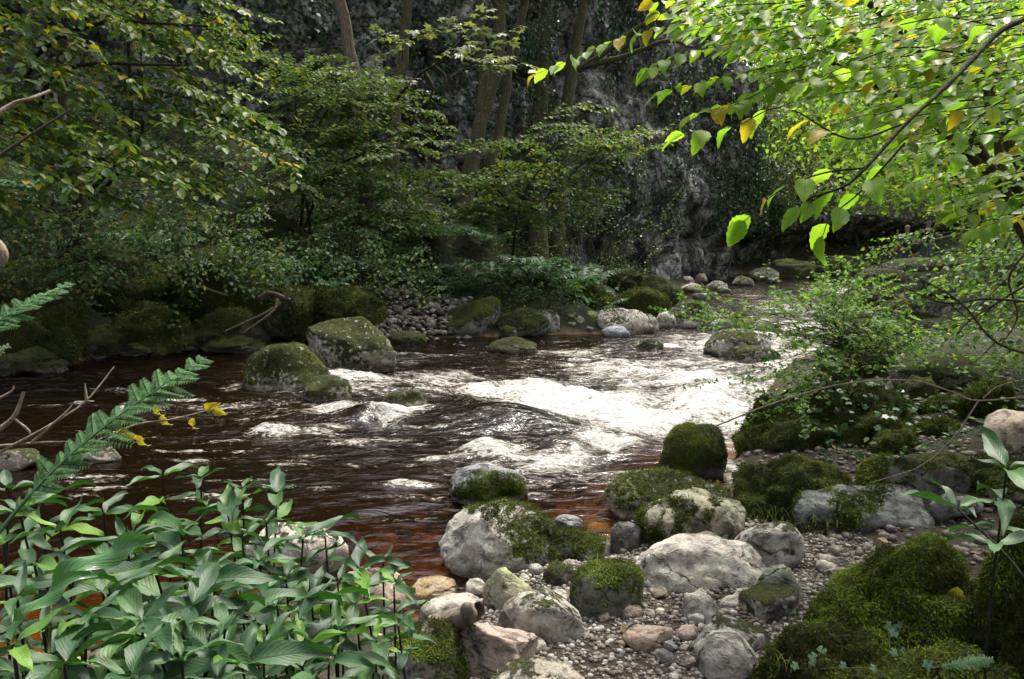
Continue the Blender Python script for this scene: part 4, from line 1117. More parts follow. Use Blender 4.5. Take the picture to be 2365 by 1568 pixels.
stems = [[hz_foot, hz_foot + (0.1, -.4, 1.6), at(-60, 100, 9.8)], [hz_foot + (.25, .1, 0), at(295, 330, 10.6), at(297, 120, 10.2), at(290, -80, 9.8)], [hz_foot + (.5, 0, 0), at(325, 320, 10.8), at(322, 150, 10.4), at(350, -60, 10)],
         [hz_foot, at(90, 300, 9), at(150, 160, 8.4), at(420, 150, 8.6)], [hz_foot, at(60, 200, 9), at(200, 60, 8.6), at(480, 60, 9)]]
shrub('hazel_tree', 'spreading hazel with layered green and yellow leaves hanging over the left bank', hz_foot, stems, sp, M_HAZEL, M_BARKD, .105, 'o', .052, .72, 61, .035, cat='tree')
# layered shrub in the middle of the far bank
f2 = at(690, 470, 13.2); f2[2] = gz(f2[0], f2[1]) - .05
tips = [(1040, 292, 13), (1010, 262, 13.2), (960, 222, 13.4), (890, 330, 12.6), (1025, 400, 13), (965, 470, 12.8), (835, 190, 13.6), (765, 232, 13.2), (690, 205, 13.6), (930, 300, 13), (900, 400, 12.6), (850, 450, 12.4), (780, 300, 12.6), (1000, 350, 13.4),
        (720, 330, 12.6), (860, 260, 13.2), (950, 520, 12.6), (880, 500, 12.4), (640, 280, 13), (800, 380, 12.4), (740, 400, 12.2), (900, 210, 13.8), (1000, 490, 13), (720, 170, 14), (640, 130, 14.2), (580, 90, 14.4), (760, 130, 14.2), (820, 240, 13.4)]
sp = []
for (x, y, d) in tips:
    e = at(x, y, d); s_ = at(x - rs.uniform(120, 230), y + rs.uniform(10, 70), d + rs.uniform(-.2, .6))
    for _q in range(3):
        j_ = rs.normal(size=3) * np.array((.35, .4, .22)) * (_q > 0)
        sp.append(([s_ + j_, (e + s_) / 2 + j_ + np.array((0, 0, .16)), e + j_], .66, 13))
shrub('hazel_bush', 'dense layered bush with flat sprays of leaves in the middle of the far bank', f2, [[f2, at(705, 400, 13), at(735, 290, 13.2), at(790, 210, 13.4)], [f2, at(760, 400, 12.8), at(880, 340, 12.9)], [f2 + (.2, 0, 0), at(690, 330, 13.4), at(680, 200, 13.8)]], sp, M_BEECH, M_BARKD, .092, 'o', .052, .68, 62, .03)
# sapling with spreading sprays right of centre
f3 = on(1180, 648, -.05)
tips = [(1500, 298, 14.4), (1455, 340, 14.4), (1345, 288, 14.6), (1120, 420, 13.8), (1075, 475, 13.6), (1300, 420, 14), (1400, 380, 14.2), (1250, 330, 14.4), (1160, 370, 14), (1350, 470, 14), (1200, 470, 13.6), (1120, 520, 13.6), (1270, 510, 13.8), (1420, 310, 14.6), (1050, 420, 14), (1330, 350, 14.2), (1230, 400, 13.8), (1400, 440, 14.4)]
sp = []
for (x, y, d) in tips:
    e = at(x, y, d); s_ = at(x + (rs.uniform(-190, -110) if x > 1180 else rs.uniform(90, 150)), y + rs.uniform(20, 90), d + rs.uniform(-.2, .6))
    for _q in range(3):
        j_ = rs.normal(size=3) * np.array((.35, .4, .2)) * (_q > 0)
        sp.append(([s_ + j_, (e + s_) / 2 + j_ + np.array((0, 0, .14)), e + j_], .62, 12))
shrub('sapling', 'young tree with thin dark stem rising from the mossy bank and spreading sprays', f3, [[f3, at(1187, 560, 14), at(1205, 460, 14), at(1240, 400, 14.1), at(1290, 340, 14.2)], [at(1200, 490, 14), at(1140, 430, 13.9), at(1110, 410, 13.9)], [at(1190, 530, 14), at(1120, 500, 13.7)]], sp, M_BEECH, M_BARKD, .092, 'o', .054, .7, 63, .028, cat='tree')
# sycamore spray
f4 = np.array(at(915, 232, 12.5))
sp = []
for (x, y, d) in [(1235, 150, 11.4), (1190, 95, 11.6), (1120, 60, 11.8), (1210, 60, 11.8), (1070, 120, 11.2), (990, 70, 11.6), (930, 90, 11.6), (890, 120, 11.8), (1160, 150, 11.3), (1050, 40, 11.8), (1140, 20, 12), (940, 190, 11.8), (880, 70, 12), (1100, 100, 11.4), (1180, 130, 11.2)]:
    e = at(x, y, d); s_ = at(.55 * x + .45 * 930, .5 * y + .5 * 150 + 20, d + .3)
    sp.append(([s_, (e + s_) / 2 + np.array((0, 0, .06)), e], .34, 5))
shrub('sycamore_branch', 'leaning sycamore bough with broad pale lobed leaves before the cliff', at(900, 215, 16.6), [[at(905, 250, 16.4), at(920, 225, 14), at(965, 175, 12.4), at(1040, 130, 11.6)], [at(1000, 150, 12), at(1030, 180, 11.7), at(1020, 230, 11.6)], [at(980, 165, 12.2), at(1000, 200, 12), at(990, 240, 12)]], sp, M_SYC, M_BARKD, .17, 'maple', .14, 1, 64, .03, cat='branch', leafn=.2)
# brownish thin shrub and scrub by the cliff corner
for (lb, fx_, fy_, dd, n_, sz, sd_, spread) in [
    ('tangled thin-stemmed scrub with small olive leaves below the cliff', 1430, 620, 17.5, 12, 1.0, 65, 170), ('sparse brownish leafed shrub before the ivy trunk', 1400, 330, 18.5, 7, .8, 66, 130), ('dark leafy scrub at the foot of the ivy-wrapped tree', 1330, 600, 16.5, 10, .9, 67, 150)]:
    ft = at(fx_, fy_, dd); ft[2] = max(gz(ft[0], ft[1]), -.6) - .05
    sp, st = [], []
    for q in range(n_):
        ex, ey = fx_ + rs.uniform(-1, 1) * spread, fy_ - rs.uniform(20, 200) * sz
        e = at(ex, ey, dd + rs.uniform(-.8, .8)); s_ = ft * .45 + e * .55 + np.array((0, 0, -.1))
        sp.append(([s_, (e + s_) / 2 + np.array((0, 0, .1)), e], .5, 9)); st.append([ft, (ft + s_) / 2 + rs.normal(size=3) * .1, s_])
    shrub('scrub_bush', lb, ft, st, sp, M_DARKT, M_BARKR, .065, 'q', .055, .7, sd_, .014)

for (lb, fx0, fy0, fd, tps, sd_) in [
    ('dark low bush trailing over the mossy rocks at the far left', 120, 640, 10.4, [(40, 560, 9.6), (130, 600, 9.4), (230, 565, 9.6), (100, 505, 10), (200, 660, 9.2), (20, 640, 9), (280, 520, 10.2), (160, 540, 9.8), (60, 690, 8.9), (320, 600, 9.6)], 68),
    ('dark low bush between the tall mossy boulder and the driftwood', 470, 620, 10.8, [(350, 630, 9.6), (440, 590, 9.8), (520, 650, 9.6), (560, 560, 10.4), (620, 610, 10.2), (400, 670, 9.4), (480, 540, 10.4), (660, 650, 10), (580, 660, 9.8), (380, 560, 10)], 69),
    ('leafy bush spilling down behind the large faceted boulder', 800, 600, 12.4, [(700, 570, 11.6), (760, 630, 11.2), (830, 600, 11.6), (880, 650, 11.2), (930, 610, 12), (790, 550, 12), (860, 560, 12.2), (720, 640, 10.8), (950, 660, 11.6), (900, 560, 12.6)], 70)]:
    ft = at(fx0, fy0, fd); ft[2] = gz(ft[0], ft[1]) - .05
    sp, st = [], []
    for (x, y, d) in tps:
        for _q in range(4):
            e = at(x + rs.normal() * 28, y + rs.normal() * 22, d + rs.normal() * .25); s_ = e + np.array((rs.normal() * .35, .5, .25))
            sp.append(([s_, (e + s_) / 2 + np.array((0, 0, .08)), e], .42, 10))
        st.append([ft, (ft + s_) / 2 + np.array((0, 0, .2)), s_])
    shrub('bank_bush', lb, ft, st, sp, M_UNDER, M_BARKD, .072, 'q', .055, .7, sd_, .012, sr=.004)

# ------------------------------------------------------------------ undergrowth, ivy, litter
def stuff(name, V, F, t, mat, label, cat):
    o = obj(name, mesh(name, V, F, False, {'tint': t}), mat)
    tag(o, label, cat, None, 'stuff')
    return o
def scatter_ground(rng, n, xr, yr, test, hmax, clump=.5):
    x = rng.uniform(*xr, n * 3); y = rng.uniform(*yr, n * 3)
    h, ins, dl, dr, w = ground_full(x, y)
    nz = n2(x, y, .9, .9, 11.0, 3)
    m = test(x, y, ins, dl, dr) & (nz + rng.normal(size=len(x)) * .25 > -clump)
    x, y, h, nz = x[m][:n], y[m][:n], h[m][:n], nz[m][:n]
    z = h + rng.random(len(x)) ** 1.6 * hmax * (.35 + .9 * sst(-.3, .6, nz))
    return np.stack([x, y, z], -1)
def leafdirs(rng, n, up=.75):
    D = unit(rng.normal(size=(n, 3)) * np.array((1, 1, .45)))
    Nn = unit(rng.normal(size=(n, 3)) * (1 - up) + np.array((0, -.25, up)))
    return D, Nn
rg = np.random.default_rng(71)
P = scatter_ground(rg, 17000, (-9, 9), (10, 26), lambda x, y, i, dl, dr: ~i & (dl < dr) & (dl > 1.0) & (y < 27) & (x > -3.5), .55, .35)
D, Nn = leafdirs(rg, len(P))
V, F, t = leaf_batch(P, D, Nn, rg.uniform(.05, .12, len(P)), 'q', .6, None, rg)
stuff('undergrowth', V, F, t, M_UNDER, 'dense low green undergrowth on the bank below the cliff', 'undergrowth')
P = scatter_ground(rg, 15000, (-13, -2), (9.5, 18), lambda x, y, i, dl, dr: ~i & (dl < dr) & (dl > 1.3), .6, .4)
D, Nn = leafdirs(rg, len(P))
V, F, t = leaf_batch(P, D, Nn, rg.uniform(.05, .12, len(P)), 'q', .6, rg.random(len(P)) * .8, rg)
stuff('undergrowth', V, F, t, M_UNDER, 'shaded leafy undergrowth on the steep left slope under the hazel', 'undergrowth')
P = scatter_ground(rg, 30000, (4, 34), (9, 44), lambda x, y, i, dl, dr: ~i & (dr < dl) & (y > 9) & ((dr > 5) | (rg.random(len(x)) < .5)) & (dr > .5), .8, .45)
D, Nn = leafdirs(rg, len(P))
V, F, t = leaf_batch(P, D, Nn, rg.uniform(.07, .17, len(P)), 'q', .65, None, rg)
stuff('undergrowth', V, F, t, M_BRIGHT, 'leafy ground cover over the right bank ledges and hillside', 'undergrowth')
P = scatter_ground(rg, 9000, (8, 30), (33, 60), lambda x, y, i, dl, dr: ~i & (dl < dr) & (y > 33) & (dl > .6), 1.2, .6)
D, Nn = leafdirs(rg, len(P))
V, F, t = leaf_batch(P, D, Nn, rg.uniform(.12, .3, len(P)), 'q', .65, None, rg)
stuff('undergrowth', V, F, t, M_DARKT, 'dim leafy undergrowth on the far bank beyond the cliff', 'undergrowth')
P = scatter_ground(rg, 14000, (-11, 1), (9.0, 15), lambda x, y, i, dl, dr: ~i & (dl < dr) & (dl > .35), .45, .3)
D, Nn = leafdirs(rg, len(P))
V, F, t = leaf_batch(P, D, Nn, rg.uniform(.03, .08, len(P)), 'q', .6, rg.random(len(P)) * .6, rg)  # tints cut low, putting the bank's deep shade into the leaves
stuff('undergrowth', V, F, t, M_UNDER, 'low dark trailing plants along the foot of the left bank', 'undergrowth')
# ivy sheets on the cliff
sel = (fbm(CLIFF_V * np.array((.35, .35, .25)) + 21, 3) > -.02 - .35 * sst(3.5, 6, CLIFF_V[:, 2]) * sst(4, -1, CLIFF_V[:, 0])) & (CLIFF_V[:, 2] > 1.2) & (CLIFF_V[:, 1] < 33)
idx = np.nonzero(sel)[0]
idx = rg.choice(idx, 34000)
P = CLIFF_V[idx] + CLIFF_N[idx] * rg.uniform(.05, .25, (len(idx), 1)) + rg.normal(size=(len(idx), 3)) * .12
Nn = unit(CLIFF_N[idx] + rg.normal(size=(len(idx), 3)) * .5); D = unit(np.array((0, 0, -1.0)) + rg.normal(size=(len(idx), 3)) * .5)
V, F, t = leaf_batch(P, D, Nn, rg.uniform(.07, .15, len(idx)), 'q', .85, None, rg)
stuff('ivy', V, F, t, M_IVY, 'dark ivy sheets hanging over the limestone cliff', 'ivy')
P = scatter_ground(rg, 11000, (2.0, 10), (1.5, 14), lambda x, y, i, dl, dr: ~i & (dr < dl) & ((x > 3.0) | (y > 5.9) | ((x > 2.0) & (y > 4.6))) & (dr > .25), .20, .4)
D, Nn = leafdirs(rg, len(P))
V, F, t = leaf_batch(P, D, Nn, rg.uniform(.03, .075, len(P)), 'o', .65, rg.random(len(P)) * .85, rg)
stuff('undergrowth', V, F, t, M_UNDER, 'low leafy plants between the mossy rocks on the right bank', 'undergrowth')
# dead leaves on banks
P = scatter_ground(rg, 900, (-8, 7), (2.2, 16), lambda x, y, i, dl, dr: ~i & (np.minimum(dl, dr) < 3.5), .02, 1)
P[:, 2] += .012
D, Nn = leafdirs(rg, len(P), .9)
V, F, t = leaf_batch(P, D, Nn, rg.uniform(.03, .06, len(P)), 'o', .65, None, rg)
stuff('fallen_leaves', V, F, t, M_DEADLEAF, 'scattered small fallen leaves on the banks', 'leaves')

# ------------------------------------------------------------------ ferns
def frond_mesh(name, seed, pairs=22, arch=.5, pin=.26, sub=0):
    rng = np.random.default_rng(seed)
    t = np.linspace(0, 1, 14)
    path = np.stack([t * (1 - .12 * arch * t), 0.05 * np.sin(t * 3.4 + seed), arch * (t * .75 - t * t * .8)], -1)
    a = Acc(); a.tube(path, np.linspace(.008, .002, 14), 4, .15)
    T = unit(np.gradient(path, axis=0))
    f = Foliage()
    for k in range(pairs):
        s_ = .16 + .84 * (k + .5) / pairs
        i = min(int(s_ * 13), 12); fr_ = s_ * 13 - i
        p = path[i] * (1 - fr_) + path[i + 1] * fr_
        l = pin * (math.sin(math.pi * min(1, (s_ - .10) / .95)) ** .75) * rng.uniform(.7, 1.15) + .012
        nn = unit(np.cross(T[i], np.array((0, 1.0, 0))) * -1)
        if nn[2] < 0: nn = -nn
        for sd_ in (-1, 1):
            d = unit(np.array((0, sd_, 0)) * 1.0 + T[i] * rng.uniform(.2, .55) + np.array((0, 0, rng.uniform(-.45, .1))))
            if not sub:
                f.add(p, d, unit(nn + rng.normal(size=3) * .12), l)
            else:
                a.tube([p, p + d * l * .5, p + d * l], [.003, .002, .001], 3, .3)
                for j in range(sub):
                    q = (j + .4) / sub
                    for s2 in (-1, 1):
                        dd = unit(T[i] * s2 * .9 + d * .45)
                        f.add(p + d * l * q, dd, unit(nn + rng.normal(size=3) * .15), l * .30 * (1 - .75 * q) + .006)
    P, D, Nn, L = f.arrays()
    V, F, tt = leaf_batch(P, D, Nn, L, 'q', .24 if not sub else .42, None, rng)
    a.add(V, F, tt)
    return mesh(name, np.concatenate(a.V), np.concatenate(a.F), False, {'tint': np.concatenate(a.T)})
FR = [frond_mesh('frond', 80 + k, 20, .35 + .18 * k, .2 + .03 * k) for k in range(4)]
for m_ in FR: m_.materials.append(M_FERN)
def orient(o, axis, normal, scale, loc):
    a = unit(np.asarray(axis, float)); n = np.asarray(normal, float)
    n = unit(n - a * (n @ a)); b = np.cross(n, a)
    M = Matrix(((a[0] * scale, b[0] * scale, n[0] * scale, loc[0]), (a[1] * scale, b[1] * scale, n[1] * scale, loc[1]), (a[2] * scale, b[2] * scale, n[2] * scale, loc[2]), (0, 0, 0, 1)))
    o.matrix_local = M
def fern(p, size, n, label, group, rng):
    t = thing('fern', label, 'fern', p, group)
    th0 = rng.uniform(0, 6.28)
    for k in range(n):
        th = th0 + k * 6.283 / n + rng.uniform(-.3, .3)
        o = obj('frond', FR[int(rng.integers(0, 4))], None, t)
        e = rng.uniform(.25, .7)
        ax = np.array((math.cos(th), math.sin(th), e)); nn = np.array((-math.cos(th) * e, -math.sin(th) * e, 1))
        orient(o, ax, nn, size * rng.uniform(.75, 1.15), (0, 0, 0))
    return t
rf = np.random.default_rng(90)
for (x, y, s_, lb) in [(418, 575, .5, 'small bright fern on the tall mossy boulder'), (330, 330, .8, 'fern under the hazel on the upper left slope'), (120, 330, .8, 'fern beside the crooked dark trunk'), (1480, 585, .9, 'fern at the foot of the tangled scrub')]:
    q = at(x, y, 11.2 if x < 700 else 18)
    z = gz(q[0], q[1]); q[2] = z if x != 418 else q[2]
    fern(q, s_, 7, lb, None, rf)
FERN_HITS = [(300, 610, .35, 'small fern on the side of the huge dark mossy boulder'), (505, 620, .4, 'fern on the shoulder of the tall mossy boulder'), (640, 665, .35, 'fern above the driftwood log'), (770, 670, .4, 'fern on the shadowed bank rock behind the faceted boulder'), (90, 660, .4, 'fern on the dark rock mass at the far left'), (210, 600, .35, 'little fern left of the huge dark mossy boulder')]
for (x, y, d) in [(960, 560, 15), (1030, 545, 15.5), (1090, 575, 15), (1140, 600, 14.8), (1215, 600, 15), (1265, 610, 15), (1310, 620, 15), (1350, 600, 15.6), (1180, 560, 16), (1050, 610, 14), (980, 600, 14.2), (930, 520, 15), (1290, 570, 16.5), (1120, 530, 16.5), (870, 580, 13.6), (1380, 625, 15), (760, 560, 13), (1230, 560, 17), (640, 560, 12), (700, 600, 12), (250, 470, 11), (480, 560, 11.4)]:
    q = at(x, y, d); q[2] = gz(q[0], q[1]) + .02
    fern(q, rf.uniform(.7, 1.05), 8, 'arching green fern in the lush fern band on the far bank', 'ferns on the far bank', rf)

# ------------------------------------------------------------------ trees behind on the right
def back_tree(label, foot, crown_c, rad, n, leaf, mat, seed, kind='o', r0=.10, lean=0.0, branches=16):
    rng = np.random.default_rng(seed)
    foot = np.array((foot[0], foot[1], gz(foot[0], foot[1]) - .1))
    t = thing('tree', label, 'tree', foot)
    crown_c = np.asarray(crown_c, float)
    a = Acc()
    p = curve([foot, foot * .5 + crown_c * .5 + np.array((lean, 0, -.2)), crown_c + np.array((0, 0, rad[2] * .6))], 14)
    a.tube(p, np.linspace(r0, r0 * .3, 14), 8)
    a.build('trunk', M_BARKR, t, True, foot)
    P, D, Nn, cl = clump_leaves(rng, crown_c, rad, n, 60, .17)
    b = Acc()
    for q in cl[:branches]:
        p0 = p[int(rng.integers(5, 13))]
        b.tube(curve([p0, (p0 + q) / 2 + rng.normal(size=3) * .25, q], 7), np.linspace(r0 * .28, .008, 7), 5)
    b.build('branches', M_BARKR, t, True, foot)
    V, F, tt = leaf_batch(P, D, Nn, leaf * (.65 + .7 * rng.random(len(P))), kind, .65, None, rng)
    obj('crown', mesh('crown', V - foot, F, False, {'tint': tt}), mat, t)
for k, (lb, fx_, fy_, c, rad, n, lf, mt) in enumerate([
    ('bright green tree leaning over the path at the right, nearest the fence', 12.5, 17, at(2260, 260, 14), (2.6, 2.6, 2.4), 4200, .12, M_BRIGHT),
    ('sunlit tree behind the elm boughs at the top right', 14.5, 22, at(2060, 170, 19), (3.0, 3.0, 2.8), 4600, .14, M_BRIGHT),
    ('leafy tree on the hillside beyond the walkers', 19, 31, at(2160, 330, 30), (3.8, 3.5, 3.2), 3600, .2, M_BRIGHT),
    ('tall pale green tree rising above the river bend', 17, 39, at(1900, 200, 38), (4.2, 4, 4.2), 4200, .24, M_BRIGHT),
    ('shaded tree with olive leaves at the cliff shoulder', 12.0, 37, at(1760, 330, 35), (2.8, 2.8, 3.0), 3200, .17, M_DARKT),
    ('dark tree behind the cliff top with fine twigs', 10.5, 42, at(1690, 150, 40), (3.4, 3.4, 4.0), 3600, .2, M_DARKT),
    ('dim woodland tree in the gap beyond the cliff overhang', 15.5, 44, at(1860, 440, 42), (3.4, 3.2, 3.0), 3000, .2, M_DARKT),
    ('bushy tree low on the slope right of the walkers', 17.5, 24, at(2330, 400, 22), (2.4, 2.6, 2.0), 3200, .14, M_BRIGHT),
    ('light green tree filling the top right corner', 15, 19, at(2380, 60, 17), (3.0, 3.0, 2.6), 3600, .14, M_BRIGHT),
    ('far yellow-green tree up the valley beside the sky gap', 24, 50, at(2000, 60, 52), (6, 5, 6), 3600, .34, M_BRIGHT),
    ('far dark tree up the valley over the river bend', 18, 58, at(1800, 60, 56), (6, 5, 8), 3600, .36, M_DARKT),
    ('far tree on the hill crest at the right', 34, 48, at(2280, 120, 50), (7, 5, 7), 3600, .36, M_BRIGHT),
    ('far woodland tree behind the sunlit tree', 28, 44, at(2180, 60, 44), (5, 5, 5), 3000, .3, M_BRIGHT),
]):
    back_tree(lb, (fx_, fy_), c, rad, n, lf, mt, 100 + k)

# ------------------------------------------------------------------ hawthorn on the mossy boulder
rh = np.random.default_rng(120)
hf_ = at(1935, 1040, 5.4)
sp, st = [], []
for (x, y, d) in [(1700, 715, 6.2), (1760, 700, 6.3), (1640, 690, 6.6), (1830, 640, 6.8), (1880, 690, 6.4), (1960, 640, 6.6), (2020, 700, 6.2), (2090, 720, 6.2), (1780, 750, 6), (1900, 740, 6), (2160, 750, 6.3), (2220, 770, 6.2), (2010, 660, 6.8), (1950, 690, 6.2),
                  (1850, 720, 6), (1800, 800, 5.8), (1760, 830, 5.8), (1880, 830, 5.6), (2050, 790, 5.8), (2140, 800, 5.8), (1700, 920, 5.5), (1810, 900, 5.4), (1990, 830, 5.5), (1930, 620, 7), (2080, 640, 7), (1720, 680, 6.6), (2000, 740, 6)]:
    e = at(x, y, d); b_ = at(1945 + (x - 1945) * .35, 800 + (y - 800) * .45, 5.9)
    for _q in range(3):
        e2 = e + rh.normal(size=3) * np.array((.28, .3, .10)); b2 = b_ + rh.normal(size=3) * np.array((.12, .15, .06))
        sp.append(([b2, (b2 + e2) / 2 + rh.normal(size=3) * .05, e2], .24, 9))
        if _q == 0: st.append([at(1955, 800, 5.9), (at(1955, 800, 5.9) + b2) / 2 + rh.normal(size=3) * .08, b2])
st += [[hf_, at(1950, 940, 5.5), at(1965, 840, 5.7), at(1955, 770, 5.9), at(1935, 700, 6.1)], [hf_ + (.03, 0, 0), at(1985, 900, 5.6), at(2000, 800, 5.8)], [hf_, at(1905, 1000, 5.3)]]
shrub('hawthorn_bush', 'low hawthorn with small bright lobed leaves reaching over the rapids', hf_, st, sp, M_HAW, M_BARKD, .044, 'haw', .026, 1, 121, .006, leafn=.5, sr=.0028)
rb_ = np.random.default_rng(130)
bf = at(2440, 900, 6.6); bf[2] = gz(bf[0], bf[1])
sp, st = [], []
for (x, y, d) in [(2150, 640, 7), (2210, 690, 6.8), (2250, 600, 7), (2310, 650, 6.6), (2290, 735, 6.4), (2120, 690, 7.2), (2330, 810, 6), (2260, 850, 6), (2330, 560, 6.8), (2240, 780, 6.4), (1990, 600, 8.4), (2350, 700, 6.2), (2200, 640, 7.2), (2300, 600, 6.8)]:
    for _q in range(3):
        e = at(x + rb_.normal() * 30, y + rb_.normal() * 22, d + rb_.normal() * .3); s_ = e + np.array((1.1, .2, .25)) + rb_.normal(size=3) * .2
        sp.append(([s_, (e + s_) / 2 + np.array((0, 0, .06)), e], .40, 10))
        if _q == 0: st.append([bf, (bf + s_) / 2 + np.array((.1, 0, .35)), s_])
shrub('bramble_bush', 'tangled bush of thin twigs and mid-green leaves over the right bank ledges', bf, st, sp, M_HAW, M_BARKR, .055, 'o', .06, .7, 131, .008, leafn=.5, sr=.004)
# ivy trails on the great dark boulder
def rock_by(label):
    for r_ in ROCKS:
        if r_[0]['label'] == label: return r_
def on_rock(r_, rng, n, test=None, lift=.01):
    o, V, F, nr, ms, W = r_
    c = V[F].mean(1); fn = np.cross(V[F[:, 1]] - V[F[:, 0]], V[F[:, 2]] - V[F[:, 0]]); ar = np.linalg.norm(fn, axis=1) / 2; fn = unit(fn)
    wgt = ar * (ms[F].mean(1) > .35) if test is None else ar * test(c, fn)
    i = rng.choice(len(F), n, p=wgt / wgt.sum())
    b = rng.dirichlet((1, 1, 1), n)
    return (V[F[i]] * b[:, :, None]).sum(1) + fn[i] * lift, fn[i], ar.sum()
gd = rock_by('great dark moss-hung boulder under the ivy and hawthorn')
P, Nn, _ = on_rock(gd, rh, 520, lambda c, n: (n[:, 1] < .4) & (c[:, 0] > c[:, 0].mean() - .2), .03)
D = unit(rh.normal(size=(len(P), 3)) + np.array((0, -.2, -.7)))
V, F, t = leaf_batch(P, D, unit(Nn + rh.normal(size=(len(P), 3)) * .4 + np.array((0, 0, .5))), rh.uniform(.035, .065, len(P)), 'ivy', 1, None, rh)
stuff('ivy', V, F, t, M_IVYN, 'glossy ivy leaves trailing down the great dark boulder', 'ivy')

# ------------------------------------------------------------------ walkers and fence on the path
M_SKIN = plain('skin', (.45, .27, .19), .6, 0, .05)
M_NAVY = plain('navy_cloth', (.02, .028, .07), .9)
M_WHITE = plain('white_cloth', (.7, .7, .72), .9, 0, .08)
M_JEANS = plain('blue_denim', (.10, .13, .19), .9, 0, .2)
M_BLACK = plain('black_cloth', (.018, .018, .022), .85)
M_HAIR = plain('grey_hair', (.20, .17, .14), .9)
M_PURPLE = plain('purple_wool', (.17, .05, .34), .95)
M_RED = plain('red_bag_cloth', (.35, .02, .04), .7)
M_SHOE = plain('boot_leather', (.03, .025, .02), .6)
M_POST = plain('weathered_timber', (.20, .18, .14), .9, 0, .3, 12)
def skin_mesh(name, verts, edges, radii, mat, parent, root=0, sub=1):
    me = bpy.data.meshes.new(name)
    me.from_pydata([tuple(v) for v in verts], edges, [])
    o = obj(name, me, mat, parent)
    md = o.modifiers.new('skin', 'SKIN'); md.use_smooth_shade = True
    for k, v in enumerate(me.skin_vertices[0].data):
        v.radius = (radii[k], radii[k]) if np.isscalar(radii[k]) else radii[k]
        v.use_root = (k == root)
    s_ = o.modifiers.new('smooth', 'SUBSURF'); s_.levels = sub; s_.render_levels = sub
    return o
def person(label, loc, face, h, top, legs, hat, arms=(.1, -.25), parts=None):
    k = h / 1.75
    t = thing('person', label, 'person', loc)
    t.rotation_euler = (0, 0, face)            # faces local -Y
    def sc(v): return [np.array(q) * k for q in v]
    body_v = [(0, 0, .95), (0, .01, 1.15), (0, .015, 1.36), (0, .0, 1.47), (0, -.015, 1.55), (0, -.03, 1.64), (0, -.02, 1.71),
              (.10, 0, .90), (.105, -.01, .50), (.11, .02, .09), (.11, -.12, .05), (-.10, 0, .90), (-.105, -.01, .50), (-.11, .02, .09), (-.11, -.12, .05),
              (.18, .01, 1.40), (.235, .02, 1.13), (.20, arms[1] * .6, 1.00), (.18, arms[1], 1.06), (-.18, .01, 1.40), (-.235, .02, 1.13), (-.20, arms[1] * .6, 1.00), (-.18, arms[1], 1.06)]
    be = [(0, 1), (1, 2), (2, 3), (3, 4), (4, 5), (5, 6), (0, 7), (7, 8), (8, 9), (9, 10), (0, 11), (11, 12), (12, 13), (13, 14), (2, 15), (15, 16), (16, 17), (17, 18), (2, 19), (19, 20), (20, 21), (21, 22)]
    br = [.13, .12, .14, .06, .06, .088, .075, .085, .06, .045, .035, .085, .06, .045, .035, .055, .042, .032, .036, .055, .042, .032, .036]
    skin_mesh('body', sc(body_v), be, [r * k for r in br], M_SKIN, t, 0, 2)
    jv = [(0, 0, .93), (0, .01, 1.15), (0, .015, 1.37), (0, .0, 1.45), (.185, .01, 1.40), (.24, .02, 1.13), (.205, arms[1] * .55, 1.01), (-.185, .01, 1.40), (-.24, .02, 1.13), (-.205, arms[1] * .55, 1.01)]
    jk = skin_mesh('jacket', sc(jv), [(0, 1), (1, 2), (2, 3), (2, 4), (4, 5), (5, 6), (2, 7), (7, 8), (8, 9)], [r * k for r in [.165, .155, .165, .075, .075, .058, .048, .075, .058, .048]], top, t, 0, 2)
    lv = [(0, 0, .97), (.10, 0, .86), (.105, -.01, .50), (.11, .02, .12), (-.10, 0, .86), (-.105, -.01, .50), (-.11, .02, .12)]
    skin_mesh('trousers', sc(lv), [(0, 1), (1, 2), (2, 3), (0, 4), (4, 5), (5, 6)], [r * k for r in [.15, .105, .078, .07, .105, .078, .07]], legs, t, 0, 2)
    for s_ in (-1, 1):
        skin_mesh('boot', sc([(s_ * .11, .04, .07), (s_ * .11, -.04, .06), (s_ * .115, -.15, .045)]), [(0, 1), (1, 2)], [r * k for r in [.062, .058, .045]], M_SHOE, t)
    a = Acc()
    V, F = ico(3)
    V = V * np.array((.098, .112, .105)) * k
    keep = V[F].mean(1); keep = (keep[:, 2] > .02 * k) | ((keep[:, 1] > .03 * k) & (keep[:, 2] > -.05 * k))
    F4 = np.concatenate([F[keep], F[keep][:, 2:3]], 1)
    a.add(V * 1.03 + np.array((0, -.015, 1.665)) * k, F[keep])
    a.build('hat' if hat is M_PURPLE else 'hair', hat, t)
    f = Acc()
    for s_ in (-1, 1):
        Ve, Fe = ico(1); f.add(Ve * .011 * k + np.array((s_ * .034, -.118, 1.655)) * k, Fe)
    f.build('eyes', M_BLACK, t)
    Ve, Fe = ico(2); n_ = Acc(); n_.add(Ve * np.array((.014, .02, .022)) * k + np.array((0, -.125, 1.632)) * k, Fe); n_.build('nose', M_SKIN, t)
    n_ = Acc(); n_.add(Ve * np.array((.026, .008, .007)) * k + np.array((0, -.113, 1.597)) * k, Fe); n_.build('mouth', plain('lips', (.35, .12, .10), .6), t)
    for (nm, mt, c, r_) in (parts or []):
        Vb, Fb = ico(3); b = Acc()
        Vb = Vb / (np.sum(np.abs(Vb) ** 4, 1) ** .25)[:, None]
        b.add(Vb * np.array(r_) * k + np.array(c) * k, Fb); b.build(nm, mt, jk if nm in ('sleeve_panel', 'scarf') else t)
    return t
def path_pt(x, d):
    q = at(x, 600, d); return (q[0], q[1], gz(q[0], q[1]))
